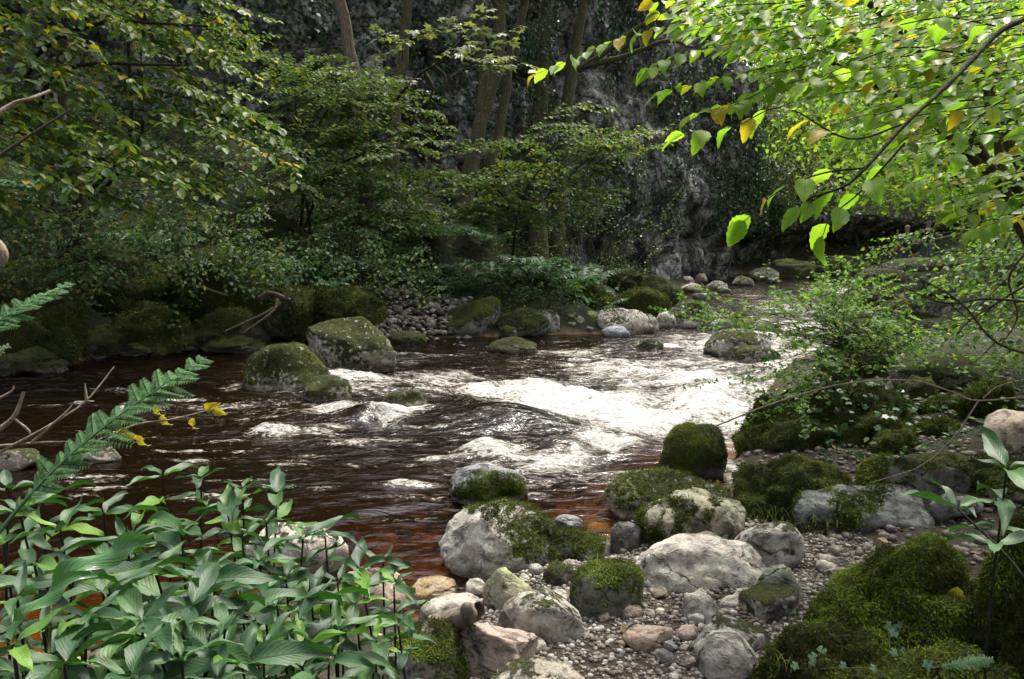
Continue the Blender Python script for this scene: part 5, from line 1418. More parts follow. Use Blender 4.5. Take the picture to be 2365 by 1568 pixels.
person('walker in navy top with white sleeves and pale jeans on the path', path_pt(2090, 28.5), -.5, 1.78, M_NAVY, M_JEANS, M_HAIR, parts=[('sleeve_panel', M_WHITE, (-.20, .01, 1.36), (.075, .085, .085)), ('red_bag', M_RED, (-.28, -.02, .92), (.06, .05, .13))])
person('small child in dark top beside the navy-topped walker', path_pt(2110, 28.2), -.5, 1.28, M_BLACK, M_JEANS, M_HAIR)
person('walker in dark jacket wearing a purple hat', path_pt(2138, 28.6), -.4, 1.70, M_BLACK, M_JEANS, M_PURPLE, parts=[('scarf', M_WHITE, (0, -.06, 1.46), (.09, .07, .05))])
fa, fb = path_pt(2068, 29.6), path_pt(2215, 27.5)
ft = thing('path_fence', 'weathered timber post fence with rails beside the walkers', 'fence', fa)
for k, x in enumerate((2068, 2140, 2212)):
    q = np.array(fa) + (np.array(fb) - np.array(fa)) * (k / 2); q[2] = gz(q[0], q[1])
    a = Acc(); a.tube([q - (0, 0, .2), q + (0, 0, .6), q + (0, 0, 1.75 if k < 3 else 1.3)], [.06, .06, .055], 4)
    a.build('post', M_POST, ft, False, fa)
for z in (.55, 1.05):
    a = Acc(); a.tube([np.array(fa) + (0, .07, z), np.array(fb) + (0, .07, z)], [.035, .035], 4); a.build('rail', M_POST, ft, False, fa)

# ------------------------------------------------------------------ moss strands on the near rocks
def moss_on(label, n, mat, lmin, lmax, rng, test=None, droop=.35):
    r_ = rock_by(label)
    n = int(n * 1.25)
    P, Nn, area = on_rock(r_, rng, n, test, .002)
    m = len(P)
    tdir = unit(rng.normal(size=(m, 3)))
    D = unit(Nn * .5 + tdir * .85 + np.array((0, -.1, -droop * .5)))
    L = rng.uniform(lmin, lmax, m)
    S = unit(np.cross(D, Nn + rng.normal(size=(m, 3)) * .5))
    w = L * rng.uniform(.08, .17, m)
    mid = P + D * L[:, None] * .55
    D2 = unit(D + np.array((0, 0, -droop)) + rng.normal(size=(m, 3)) * .2)
    tip = mid + D2 * L[:, None] * .5
    V = np.stack([P, mid - S * w[:, None], tip, mid + S * w[:, None]], 1).reshape(-1, 3)
    F = np.arange(m * 4).reshape(-1, 4)
    patch = np.clip(.42 + .75 * fbm(P * 4 + 3, 3), 0, 1)
    t = np.clip(patch * .7 + rng.random(m) * .4 - .1 + .0, 0, 1)
    o = obj('moss', mesh('moss', V - np.array(r_[0].location), F, False, {'tint': np.repeat(t, 4)}), mat, r_[0])
    o['kind'] = 'stuff'
rm = np.random.default_rng(140)
for (lb, n, mt, a, b) in [
    ('big mossy hummock with long green moss and a yellow leaf', 46000, M_MOSSG, .008, .022),
    ('low mossy rock with ivy leaves at the bottom edge', 20000, M_MOSSG, .008, .02),
    ('mossy rock in the bottom corner below the dark hollow', 12000, M_MOSSG, .008, .02),
    ('steep mossy bank rock at the right edge', 22000, M_MOSSG, .008, .022),
    ('wide moss-covered boulder above the grass tufts', 17000, M_MOSS, .008, .02),
    ('great dark moss-hung boulder under the ivy and hawthorn', 20000, M_MOSS, .012, .032),
    ('steep mossy shoulder at the river side of the great dark boulder', 5000, M_MOSS, .02, .045),
    ('tall blocky mossy boulder carrying the hawthorn', 9000, M_MOSS, .02, .045),
    ('rounded boulder capped in thick olive moss standing in the rapids', 12000, M_MOSS, .006, .016),
    ('wet boulder with a bare shiny top and moss round its sides', 3500, M_MOSS, .008, .018),
    ('large pale rounded boulder with moss over its right side in the pool', 4500, M_MOSS, .010, .024),
    ('large smooth tan-green boulder with moss down its left flank', 3500, M_MOSS, .010, .024),
    ('dark olive notched boulder beside the gravel', 3500, M_MOSSG, .006, .014),
    ('grey saddle-topped boulder with moss at both ends', 2500, M_MOSS, .008, .02),
    ('tilted rock with mossy edges below the lance-leaved plants', 5000, M_MOSSG, .006, .016),
    ('dark angular boulder with moss on its left side', 3500, M_MOSS, .012, .03),
    ('smooth dark grey slab sloping to the right', 2500, M_MOSS, .012, .03),
    ('mossy hump to the right of the great dark boulder', 4000, M_MOSS, .02, .045),
    ('flat bright mossy rock behind the brown debris', 3000, M_MOSS, .02, .04),
    ('rounded mossy rock at the right margin behind the arching cane', 4000, M_MOSS, .02, .04),
    ('pale mossy rock below the pinkish tan boulder', 3000, M_MOSS, .012, .03),
    ('rounded olive mossy boulder flecked with pale lichen, front one of the midstream pair', 4500, M_MOSS, .012, .025),
    ('wedge-shaped mossy boulder with sloping top at the edge of the still brown pool', 3500, M_MOSSG, .015, .035),  # lighter moss colour stands in for light on the wedge
    ('bright yellow-green mossy boulder above the green stones', 3500, M_MOSSG, .04, .08),
    ('tall dark mossy boulder behind the flat-topped boulder', 3500, M_MOSS, .04, .08),
    ('huge dark moss-covered boulder on the left bank', 6000, M_MOSS, .03, .07), ('tall mossy boulder with a fern, next to the huge dark one', 5000, M_MOSS, .03, .07), ('dark mossy rock mass at the far left of the bank', 5000, M_MOSS, .03, .07),
    ('dark low mossy boulder below the huge mossy ones', 4000, M_MOSS, .03, .07), ('dark mossy ledge rock left of the driftwood', 3000, M_MOSS, .03, .07), ('dark mossy bank rock above the driftwood', 3000, M_MOSS, .03, .07), ('shadowed mossy bank rock behind the large faceted boulder', 3000, M_MOSS, .03, .07),
    ('peaked mossy boulder with pale ridge beside the wedge-shaped boulder', 2500, M_MOSSG, .015, .035), ('low dark mossy rock at the foot of the peaked boulder', 1500, M_MOSSG, .012, .03),  # lighter moss colour paints the light on these two rocks
    ('low mossy rock right below the ivy-covered boulder', 3000, M_MOSS, .01, .03),
    ('broad dark mossy rock at the left waterline behind the fern tip', 4000, M_MOSS, .02, .05), ('dark mossy boulder closing the white water at the right', 4000, M_MOSS, .03, .06), ('dark mossy rock at the right edge above the tan boulder', 4000, M_MOSS, .02, .05),
    ('broad wet dark-veined boulder with mossy left shoulder at the waterline', 2500, M_MOSS, .012, .03)]:
    moss_on(lb, n, mt, a, b, rm)

# ------------------------------------------------------------------ gravel and pebbles
M_PEB = rock_material(); M_PEB.name = 'pebble'
def gravel(name, label, n, xr, yr, test, smin, smax, seed, lift=0.0, tmax=1.0):
    rng = np.random.default_rng(seed)
    x = rng.uniform(*xr, n * 4); y = rng.uniform(*yr, n * 4)
    h, ins, dl, dr, w = ground_full(x, y)
    m = test(x, y, ins, dl, dr)
    x, y, h = x[m][:n], y[m][:n], h[m][:n]
    n = len(x)
    T, F = ico(1)
    s = smin * (smax / smin) ** (rng.random(n) ** 1.8)
    sc = np.stack([s * rng.uniform(.8, 1.3, n), s * rng.uniform(.7, 1.1, n), s * rng.uniform(.45, .8, n)], -1)
    a = rng.uniform(0, 6.28, n); c, si = np.cos(a), np.sin(a)
    J = 1 + rng.normal(size=(n, len(T))) * .12
    V = T[None] * J[:, :, None] * sc[:, None]
    Vx = V[:, :, 0] * c[:, None] - V[:, :, 1] * si[:, None]; Vy = V[:, :, 0] * si[:, None] + V[:, :, 1] * c[:, None]
    V = np.stack([Vx + x[:, None], Vy + y[:, None], V[:, :, 2] + (h + sc[:, 2] * .35 + lift)[:, None]], -1).reshape(-1, 3)
    Fo = (F[None] + (np.arange(n) * len(T))[:, None, None]).reshape(-1, 3)
    t = np.repeat(rng.random(n) * tmax, len(T))
    return stuff(name, V, Fo, t, M_GRAVEL, label, 'gravel')
m_, nt, out = new_mat('gravel_stones')
c_ = ramp(nt, attr(nt, 'tint'), [(0, (.04, .033, .026)), (.3, (.10, .082, .064)), (.6, (.16, .138, .112)), (.85, (.24, .215, .18)), (1, (.40, .38, .34))]).outputs[0]
c_ = mixc(nt, 1.0, c_, ramp(nt, noise(nt, N(nt, 'ShaderNodeNewGeometry').outputs['Position'], 60, 4), [(.3, g3(.65)), (.7, g3(1.2))]).outputs[0], 'MULTIPLY')
p_ = N(nt, 'ShaderNodeBsdfPrincipled'); nt.links.new(c_, p_.inputs['Base Color']); p_.inputs['Roughness'].default_value = .7; nt.links.new(p_.outputs[0], out.inputs[0])
M_GRAVEL = m_
gravel('gravel', 'brown river gravel on the near shore', 15000, (-.2, 1.7), (2.2, 4.3), lambda x, y, i, dl, dr: (~i) & (y < 4.3), .005, .016, 150)
gravel('gravel', 'dark shaly gravel between the mossy rocks on the right', 3500, (1.5, 4.2), (3.2, 6.6), lambda x, y, i, dl, dr: ~i, .008, .035, 151, 0.0, .55)
gravel('shingle', 'patch of pale shingle beside the mossy rocks on the far bank', 1500, (-2.6, -.7), (10.4, 13.6), lambda x, y, i, dl, dr: (~i | (dl < .25)) & (dl < 2.2), .025, .09, 152, .02)
gravel('riverbed_gravel', 'amber stones seen through the shallow water', 1300, (-1.8, 2.0), (2.7, 5.6), lambda x, y, i, dl, dr: i & (dr < 1.7), .02, .10, 153, -.03)
rp = np.random.default_rng(160)
PEB = []
for k in range(5):
    V, F = rock_mesh('rrbra'[k], 300 + k, 2, 1.6, 1.2, 3)
    PEB.append(mesh('pebble', V, F, True, {'moss': np.zeros(len(V)), 'wet': np.zeros(len(V)), 'lichen': np.full(len(V), .1), 'algae': np.zeros(len(V))}))
    PEB[-1].materials.append(M_ROCK)
cnt = 0
while cnt < 130:
    x, y = rp.uniform(-.1, 1.7), rp.uniform(2.3, 4.1)
    h, ins, dl, dr, w = ground_full(x, y)
    if ins[0]: continue
    s = .018 + .03 * rp.random() ** 2
    o = obj('pebble', PEB[cnt % 5], None, None, (x, y, h[0] + s * .3))
    o.scale = (s, s, s); o.rotation_euler = (0, 0, rp.uniform(0, 6.28))
    tc_ = [PALE, TAN, GREY, PINK, CREAM, (.2, .15, .11)][int(rp.integers(0, 6))]
    o.color = (*tc_, 1)
    tag(o, 'small rounded pebble lying on the brown gravel of the near shore', 'pebble', 'pebbles on the near gravel')
    cnt += 1

# ------------------------------------------------------------------ driftwood and dead branches
def stick(name, label, ctrl, r0, r1, mat, twigs=(), cat='branch', group=None, n=14, sides=7):
    P = [np.asarray(c, float) for c in ctrl]
    t = thing(name, label, cat, P[0], group)
    a = Acc(); a.tube(curve(P, n), np.linspace(r0, r1, n), sides); a.build('stem', mat, t, True, P[0])
    for tw in twigs:
        b = Acc(); b.tube(curve([np.asarray(c, float) for c in tw], 8), np.linspace(r1 * 1.1, r1 * .4, 8), 5); b.build('twig', mat, t, True, P[0])
    return t
stick('driftwood_log', 'reddish broken driftwood log lodged on the speckled boulder', [at(600, 690, 9.6), at(625, 678, 9.6), at(672, 694, 9.5)], .045, .025, M_BARKR, [[at(640, 690, 9.5), at(630, 720, 9.4), at(560, 770, 9.2)], [at(650, 700, 9.5), at(610, 725, 9.4), at(520, 765, 9.2)], [at(660, 690, 9.5), at(668, 670, 9.5)]], 'driftwood')
stick('driftwood_stump', 'dark gnarled driftwood stump on the pinkish slab', [at(1010, 1450, 2.85), at(1060, 1428, 2.8), at(1108, 1408, 2.75)], .055, .03, M_DEADW, [[at(1085, 1425, 2.75), at(1078, 1402, 2.7), at(1074, 1392, 2.7)]], 'driftwood')
stick('dead_branch', 'pale dead branch entering at the upper left edge', [at(-40, 285, 4.5), at(30, 240, 4.6), at(70, 228, 4.6), at(116, 209, 4.7)], .016, .008, M_TWIG)
stick('dead_branch', 'dark bare branch sloping below the pale one at the left edge', [at(-40, 385, 4.8), at(60, 318, 4.9), at(165, 252, 5)], .013, .006, M_BARKR)
stick('dead_twigs', 'whitish forked dead twigs over the water at the left edge', [at(-30, 1010, 2.0), at(30, 965, 2.0), at(55, 905, 2.0)], .008, .004, M_TWIG, [[at(30, 965, 2), at(70, 1000, 2), at(45, 1026, 2)], [at(-20, 930, 2), at(25, 905, 2), at(32, 890, 2)], [at(0, 1045, 2), at(110, 985, 2), at(200, 925, 2.05), at(264, 846, 2.1)], [at(0, 1030, 2), at(90, 1022, 2), at(160, 1020, 2)], [at(70, 1025, 2), at(150, 955, 2), at(170, 930, 2)], [at(200, 925, 2.05), at(196, 885, 2.05)]], 'twigs')
stick('fallen_pole', 'thin dead pole lying on the dark left bank', [at(440, 655, 10.2), at(480, 668, 10.1), at(525, 682, 10)], .02, .012, M_DEADW)
stick('arching_cane', 'long thin arching cane curving across the mossy boulders', [at(1650, 985, 3.6), at(1790, 930, 3.55), at(1940, 888, 3.5), at(2100, 878, 3.4), at(2200, 905, 3.35), at(2260, 925, 3.3), at(2400, 912, 3.2)], 0.0038, .0034, M_TWIG, [[at(2260, 925, 3.3), at(2210, 1000, 3.3), at(2130, 1075, 3.3), at(2010, 1115, 3.3)], [at(2270, 920, 3.3), at(2310, 890, 3.3), at(2400, 870, 3.3)]], 'cane', n=26)
for k, (c, lb) in enumerate([([(2420, 830), (2300, 790), (2220, 700), (2120, 640)], 'bare grey twig drooping before the ledges'), ([(2400, 700), (2280, 690), (2180, 700), (2080, 660)], 'bare twig reaching left across the layered ledge'), ([(2400, 640), (2300, 700), (2240, 740), (2210, 770)], 'bare twig falling toward the white water by the ledges'), ([(2390, 560), (2330, 640), (2350, 730), (2310, 800)], 'crooked pale twig at the right edge above the ledges')]):
    stick('bare_twig', lb, [at(x, y, 4.6 + .2 * k) for x, y in c], .009, .004, M_BARKR, [[at(c[1][0], c[1][1], 4.6 + .2 * k), at(c[1][0] - 60, c[1][1] + 50, 4.6 + .2 * k), at(c[1][0] - 120, c[1][1] + 30, 4.6)], [at(c[2][0], c[2][1], 4.6 + .2 * k), at(c[2][0] - 50, c[2][1] - 40, 4.7)]], 'twig')
a_ = at(0, 585, 3.2)
stick('broken_stub', 'pale broken stub poking in at the left edge', [at(-60, 540, 3.2), at(-10, 565, 3.2), at(8, 590, 3.2), at(2, 615, 3.2)], .034, .012, M_TWIG)

# ------------------------------------------------------------------ elm at the upper right
def leaf_mesh(name, seed, wprof, wr, nu=8, nv=4, fold=.22, droop=.25, serr=.0, wave=.02, curl=0.0):
    rng = np.random.default_rng(seed)
    V, UV = [], []
    for i in range(nu + 1):
        u = i / nu
        w = wprof(u) * wr
        for j in range(nv + 1):
            v = j / nv - .5
            ser = 1 + serr * (1 if i % 2 else -1) * (abs(v) > .4) * (0 < i < nu)
            y = v * w * ser
            z = fold * abs(v) * w * 2 - droop * u * u + wave * math.sin(u * 9 + seed) * abs(v) * 2 + curl * v * u
            V.append((u * (1 - .25 * droop * u), y, z)); UV.append((u, v + .5))
    F = [(i * (nv + 1) + j, i * (nv + 1) + j + 1, (i + 1) * (nv + 1) + j + 1, (i + 1) * (nv + 1) + j) for i in range(nu) for j in range(nv)]
    F = [f[::-1] for f in F]
    return mesh(name, V, F, True, None, np.array(UV))
elm_w = lambda u: (math.sin(math.pi * u ** .86) ** .78 if 0 < u < 1 else .0) * (1 - .18 * u) + .01
ELM = [leaf_mesh('leaf', 200 + k, elm_w, .66, 10, 4, .16, .12 + .1 * k, .07, .03, .1 * (k % 3 - 1)) for k in range(5)]
for m_ in ELM: m_.materials.append(M_ELM)
re_ = np.random.default_rng(210)
elm_foot = np.array((3.6, 3.9, gz(3.6, 3.9)))
elm = thing('elm_tree', 'many-stemmed elm with backlit bright green and yellow leaves at the upper right', 'tree', elm_foot)
tw, fol = Acc(), Foliage()
STEMS = [[(2420, 640, 4.9), (2356, 448, 4.6), (2288, 402, 4.5), (2146, 274, 4.3), (2057, 217, 4.2), (1897, 131, 4.0)],
         [(2410, 600, 4.8), (2363, 512, 4.6), (2299, 409, 4.5), (2214, 263, 4.4), (2164, 171, 4.3), (2093, 82, 4.2), (1986, -10, 4.0), (1900, -80, 3.9)],
         [(2330, 330, 5.0), (2281, 203, 4.9), (2242, 117, 4.9), (2214, 46, 4.9), (2206, -60, 4.9)],
         [(2480, 700, 4.8), (2365, 540, 4.8), (2320, 430, 4.8), (2300, 300, 4.8), (2270, 150, 4.7), (2290, -40, 4.6)]]
for k, s_ in enumerate(STEMS):
    p = curve([elm_foot + np.array((.08 * k, .1 * k, -.05))] + [at(*q) for q in s_], 26)
    a = Acc(); a.tube(p, np.linspace(.045, .012, 26), 8); a.build('stem', M_BARKR, elm, True, elm_foot)
near = [(2480, 20, 2.3), (2365, 46, 2.15), (2306, 75, 2.1), (2242, 142, 2.05), (2178, 206, 2.0), (2093, 284, 1.95), (2000, 387, 1.9), (1950, 430, 1.9), (1865, 459, 1.9)]
a = Acc(); a.tube(curve([at(2900, 300, 3.4)] + [at(*q) for q in near], 30), np.linspace(.010, .0025, 30), 7); a.build('bough', M_BARKD, elm, True, elm_foot)
fol_near = Foliage()
def shoot(pts, fol_, leaf, step, r0=.003, hang=.12, ends=True, skip=0.0, rng=re_):
    """one shoot with alternating leaves, as on the ends of elm boughs"""
    p = curve([at(*q) for q in pts], max(10, 5 * len(pts)))
    if fol_ is fol_near:
        sa_ = Acc(); sa_.tube(p, np.linspace(r0, r0 * .3, len(p)), 5); fol_.own = sa_.build('shoot', M_BARKD, elm, True, elm_foot)
    else: tw.tube(p, np.linspace(r0, r0 * .3, len(p)), 5)
    seg = np.linalg.norm(np.diff(p, axis=0), axis=1); s = np.concatenate([[0], np.cumsum(seg)])
    T = unit(np.gradient(p, axis=0))
    q, k = s[-1] * skip, 0
    while q <= s[-1]:
        i = min(np.searchsorted(s, q, side='right') - 1, len(p) - 2)
        f = (q - s[i]) / (seg[i] + 1e-9)
        pos = p[i] * (1 - f) + p[i + 1] * f
        side = unit(np.cross(UPV, T[i])) * (1 if k % 2 else -1)
        ax = unit(T[i] * .65 + side * .75 - UPV * (hang + .35 * rng.random()) + rng.normal(size=3) * .2)
        nn = unit(UPV + side * .3 + np.array((-.15, -.35, 0)) + rng.normal(size=3) * .42)
        fol_.add(pos, ax, nn, leaf * rng.uniform(.72, 1.2))
        q += step * rng.uniform(.7, 1.3); k += 1
    fol_.add(p[-1], unit(T[-1] - UPV * .3), unit(UPV + rng.normal(size=3) * .3), leaf)
MAIN = [  # shoots seen one by one in front of the dark cliff
    [(1850, 90, 3.7), (1790, 76, 3.6), (1650, 55, 3.5), (1505, 67, 3.4), (1417, 96, 3.35), (1312, 140, 3.3), (1236, 172, 3.3)],
    [(1860, 75, 3.7), (1796, 79, 3.5), (1665, 105, 3.4), (1563, 128, 3.35), (1490, 165, 3.3)],
    [(1880, 130, 3.6), (1738, 163, 3.4), (1621, 190, 3.3), (1522, 216, 3.3)],
    [(1900, 170, 3.6), (1800, 200, 3.4), (1708, 233, 3.3), (1595, 270, 3.2)],
    [(2000, 140, 3.8), (1880, 20, 3.7), (1700, -10, 3.5), (1510, 5, 3.4)],
    [(1900, -20, 3.8), (1750, 20, 3.6), (1600, 40, 3.5), (1520, 30, 3.4)],
    [(2093, 284, 2.0), (1960, 320, 2.0), (1811, 248, 2.0), (1700, 290, 2.0), (1580, 310, 2.0)],
    [(2000, 387, 1.9), (1900, 400, 1.9), (1800, 440, 1.9), (1720, 510, 1.9)],
    [(1950, 430, 1.9), (1900, 450, 1.9), (1850, 480, 1.9)],
    [(2090, 330, 1.95), (1990, 440, 1.95), (1920, 500, 1.95), (1900, 545, 1.95)],
    [(1990, 60, 3.6), (1850, 150, 3.4), (1760, 210, 3.3), (1680, 250, 3.2)],
    [(2200, 120, 2.4), (2080, 110, 2.4), (1960, 150, 2.4), (1870, 190, 2.4)],
    [(2250, 230, 2.3), (2150, 240, 2.3), (2040, 260, 2.3), (1950, 300, 2.3)],
    [(2300, 60, 2.4), (2180, 40, 2.4), (2060, 60, 2.4), (1940, 70, 2.5)],
    [(2400, 200, 2.4), (2300, 240, 2.4), (2230, 300, 2.4), (2140, 350, 2.4)],
    [(2420, 330, 2.5), (2320, 300, 2.5), (2250, 330, 2.5), (2200, 380, 2.5)],
]
for k, s_ in enumerate(MAIN):
    shoot(s_, fol_near, .080 if s_[0][2] > 2.5 else .074, .036 if s_[0][2] > 2.5 else .055, skip=.25 if s_[0][2] < 2.2 else .05)
for k in range(44):
    x = re_.uniform(1700, 2300); y = re_.uniform(-20, min(60 + (x - 1640) * .8, 540)); d = re_.uniform(2.7, 3.8)
    l = re_.uniform(180, 320)
    MAIN_ = [(x + l, y - .22 * l, d + .15), (x + l * .45, y - .14 * l, d + .05), (x, y, d)]
    shoot(MAIN_, fol_near, .076, .046, .003, skip=.1)
# fill: smaller shoots behind
for k in range(290):
    x = re_.uniform(1560, 2420); ymax = 60 + (x - 1560) * .66
    y = re_.uniform(-40, min(ymax, 470)); d = re_.uniform(3.0, 6.0)
    l = re_.uniform(130, 260) * 4 / d
    shoot([(x + l, y - .12 * l + re_.uniform(-30, 20), d + .3), (x + l * .4, y - .06 * l, d + .1), (x, y + re_.uniform(0, 25), d)], fol, .066, .05, .0035)
tw.build('twigs', M_BARKD, elm, True, elm_foot)['kind'] = 'stuff'
P, D, Nn, L = fol_near.arrays()
order = np.argsort(-L / np.linalg.norm(P - np.array((0, 0, EYE)), axis=1))
one, rest = order[:300], order[300:]
for i in one:
    o = obj('leaf', ELM[int(re_.integers(0, 5))], None, fol_near.O[i])
    orient(o, D[i], Nn[i], L[i], P[i] - elm_foot)
P2, D2, N2_, L2 = fol.arrays()
P2, D2, N2_, L2 = np.concatenate([P2, P[rest]]), np.concatenate([D2, D[rest]]), np.concatenate([N2_, Nn[rest]]), np.concatenate([L2, L[rest]])
V, F, t = leaf_batch(P2, D2, N2_, L2, 'o', .72, None, re_)
o = obj('leaves', mesh('leaves', V - elm_foot, F, False, {'tint': t}), M_ELMB, elm); o['kind'] = 'stuff'

# ------------------------------------------------------------------ lance-leaved plants
lance_w = lambda u: (math.sin(math.pi * u ** .72) ** 1.15 if 0 < u < 1 else 0) * (1 - .1 * u) + .012
LAN = [leaf_mesh('leaf', 240 + k, lance_w, .25 + .035 * (k % 3), 10, 4, .26, .02 + .05 * k, .05, .045, .14 * (k % 3 - 1)) for k in range(8)]
for m_ in LAN: m_.materials.append(M_PLANT)
rl = np.random.default_rng(250)
def lance_plant(top, label, group, leaf=.115, nodes=5, rng=rl, base=None, span=.42, stemmat=M_STEM):
    top = np.asarray(top, float)
    if base is None:
        bx, by = top[0] + rng.uniform(-.08, .08), top[1] + rng.uniform(-.10, .06)
        base = np.array((bx, by, gz(bx, by) - .02))
    t = thing('leafy_plant', label, 'plant', base, group)
    p = curve([base, base * .45 + top * .55 + rng.normal(size=3) * .02, top], 12)
    a = Acc(); a.tube(p, np.linspace(.0042, .0022, 12), 6); a.build('stem', stemmat, t, True, base)
    H_ = np.linalg.norm(top - base)
    th = rng.uniform(0, 6.28)
    s_ = 0.0
    for nd in range(nodes):
        f = 1 - s_ / H_
        if f < .12: break
        i = min(int(f * 11), 10); fr_ = f * 11 - i
        pos = p[i] * (1 - fr_) + p[i + 1] * fr_
        m = 4 if nd == 0 else (3 if nd == 1 and rng.random() < .5 else 2)
        for k in range(m):
            a_ = th + k * 6.283 / m + rng.uniform(-.25, .25)
            el = (rng.uniform(.35, .8) if nd == 0 and k % 2 == 0 else rng.uniform(.05, .5)) - .10 * nd
            ax = np.array((math.cos(a_), math.sin(a_), el)); nn = np.array((-math.cos(a_) * el, -math.sin(a_) * el, 1.0)) + rng.normal(size=3) * .2
            l = leaf * (rng.uniform(.45, .75) if nd == 0 and k % 2 == 0 else rng.uniform(.7, 1.3))
            o = obj('leaf', LAN[int(rng.integers(0, 8))], None, t)
            orient(o, ax, nn, l, pos - base + unit(ax) * .006)
        th += 1.45 + rng.uniform(-.2, .2)
        s_ += rng.uniform(.045, .085) * (1 + .25 * nd) * span / .42
    return t
LP = [(465, 1105, 2.0), (375, 1100, 2.05), (560, 1130, 2.0), (525, 1175, 1.8), (640, 1140, 2.0), (240, 1190, 1.8), (140, 1225, 1.6), (45, 1180, 1.6), (20, 1130, 1.75), (330, 1185, 1.85), (420, 1235, 1.6), (560, 1235, 1.7), (615, 1210, 1.8), (700, 1245, 1.8), (750, 1232, 1.9),
      (830, 1315, 1.9), (885, 1300, 2.0), (910, 1350, 1.9), (780, 1345, 1.8), (660, 1335, 1.6), (500, 1305, 1.5), (360, 1325, 1.4), (250, 1305, 1.5), (170, 1335, 1.3), (80, 1305, 1.3), (40, 1385, 1.1), (200, 1435, 1.1), (330, 1435, 1.2), (440, 1405, 1.3), (560, 1425, 1.4), (680, 1445, 1.5), (780, 1455, 1.6),
      (420, 1525, 1.1), (560, 1535, 1.2), (150, 1535, .98), (700, 1545, 1.3), (300, 1560, 1.0), (30, 1490, .95), (100, 1160, 1.9), (290, 1250, 1.6), (470, 1340, 1.4), (600, 1300, 1.6), (720, 1380, 1.6), (10, 1260, 1.4), (520, 1450, 1.25), (240, 1370, 1.25), (100, 1460, 1.1), (260, 1500, 1.15), (370, 1500, 1.2), (480, 1500, 1.25), (610, 1490, 1.35), (690, 1500, 1.45), (760, 1530, 1.5), (640, 1400, 1.5), (60, 1550, 1.0), (220, 1580, 1.05), (500, 1580, 1.15), (400, 1450, 1.3), (820, 1400, 1.75), (870, 1480, 1.7)]
for q in LP:
    zone = 'right-hand end, beside the pale rocks' if q[0] > 690 else ('back row, standing before the dark water' if q[1] < 1215 else ('front row along the bottom edge' if q[1] > 1420 else ('left part, crossed by the fern frond' if q[0] < 260 else 'middle of the clump')))
    lance_plant(at(*q), 'lance-leaved green plant in the lower left clump, ' + zone, 'lance-leaved plants in the lower left clump', leaf=rl.uniform(.085, .13), nodes=int(rl.integers(4, 8)))
lance_plant(at(920, 1445, 1.7), 'small lance-leaved plant drooping over the tilted rock', None, .07, 3)
lance_plant(at(2325, 1085, 1.7), 'large-leaved plant standing before the steep mossy rock at the right edge', None, .13, 3)
lance_plant(at(2212, 1175, 1.65), 'lance-leaved plant on a long stem before the dark slab', None, .12, 2, base=at(2420, 1420, 1.5))
# hart's tongue and near fern fronds
TNG = [leaf_mesh('blade', 270 + k, lambda u: (math.sin(math.pi * min(1, u * .9 + .1)) ** .55), .17, 14, 4, .10, .42, .05, .10, .2) for k in range(2)]
for m_ in TNG: m_.materials.append(M_TONGUE)
tg = thing('tongue_fern', 'shiny strap-shaped fern leaves among the plants at the lower left', 'fern', at(110, 1560, 1.05))
for k, (a0, b0) in enumerate([((120, 1360, 1.15), (330, 1262, 1.2)), ((40, 1440, 1.05), (200, 1345, 1.1))]):
    A_, B_ = at(*a0), at(*b0)
    o = obj('blade', TNG[k], None, tg); orient(o, B_ - A_ + np.array((0, 0, .06)), np.array((-.3, -.55, 1)), np.linalg.norm(B_ - A_) * 1.15, A_ - np.array(tg.location))
    sa = Acc(); sa.tube([np.array(tg.location), A_], [.003, .002], 5); sa.build('stalk', M_STEMG, tg, True, tg.location)
NF = [frond_mesh('near_frond', 290 + k, 18, .26 + .14 * k, .125, sub=11) for k in range(3)]
for m_ in NF: m_.materials.append(M_FERNN)
def near_frond(label, A, B, nrm, mesh_, stalk):
    A_, B_ = at(*A), at(*B)
    t = thing('fern', label, 'fern', at(*stalk))
    loc = np.array(t.location)
    o = obj('frond', mesh_, None, t); orient(o, B_ - A_, nrm, np.linalg.norm(B_ - A_) * 1.03, A_ - loc)
    sa = Acc(); sa.tube(curve([loc, (loc + A_) / 2 + np.array((.02, 0, .02)), A_], 8), np.linspace(.004, .003, 8), 6); sa.build('stalk', M_STEM, t, True, loc)
near_frond('long fern frond slanting up across the dark water', (-30, 1300, 1.25), (455, 812, 1.5), (-.35, -.75, .6), NF[0], (-120, 1500, 1.2))
near_frond('fern frond tip rising at the left edge before the dark bank', (-160, 900, 1.05), (155, 640, 1.2), (-.3, -.7, .6), NF[1], (-300, 1300, 1.1))
near_frond('small fern frond lying in the bottom right corner', (2150, 1545, 1.75), (2300, 1520, 1.7), (0, -.5, .9), NF[2], (2140, 1580, 1.78))
near_frond('fern frond edge peeping in at the left below the frond tip', (-150, 900, 1.1), (25, 790, 1.15), (0, -.6, .8), NF[2], (-260, 1200, 1.1))
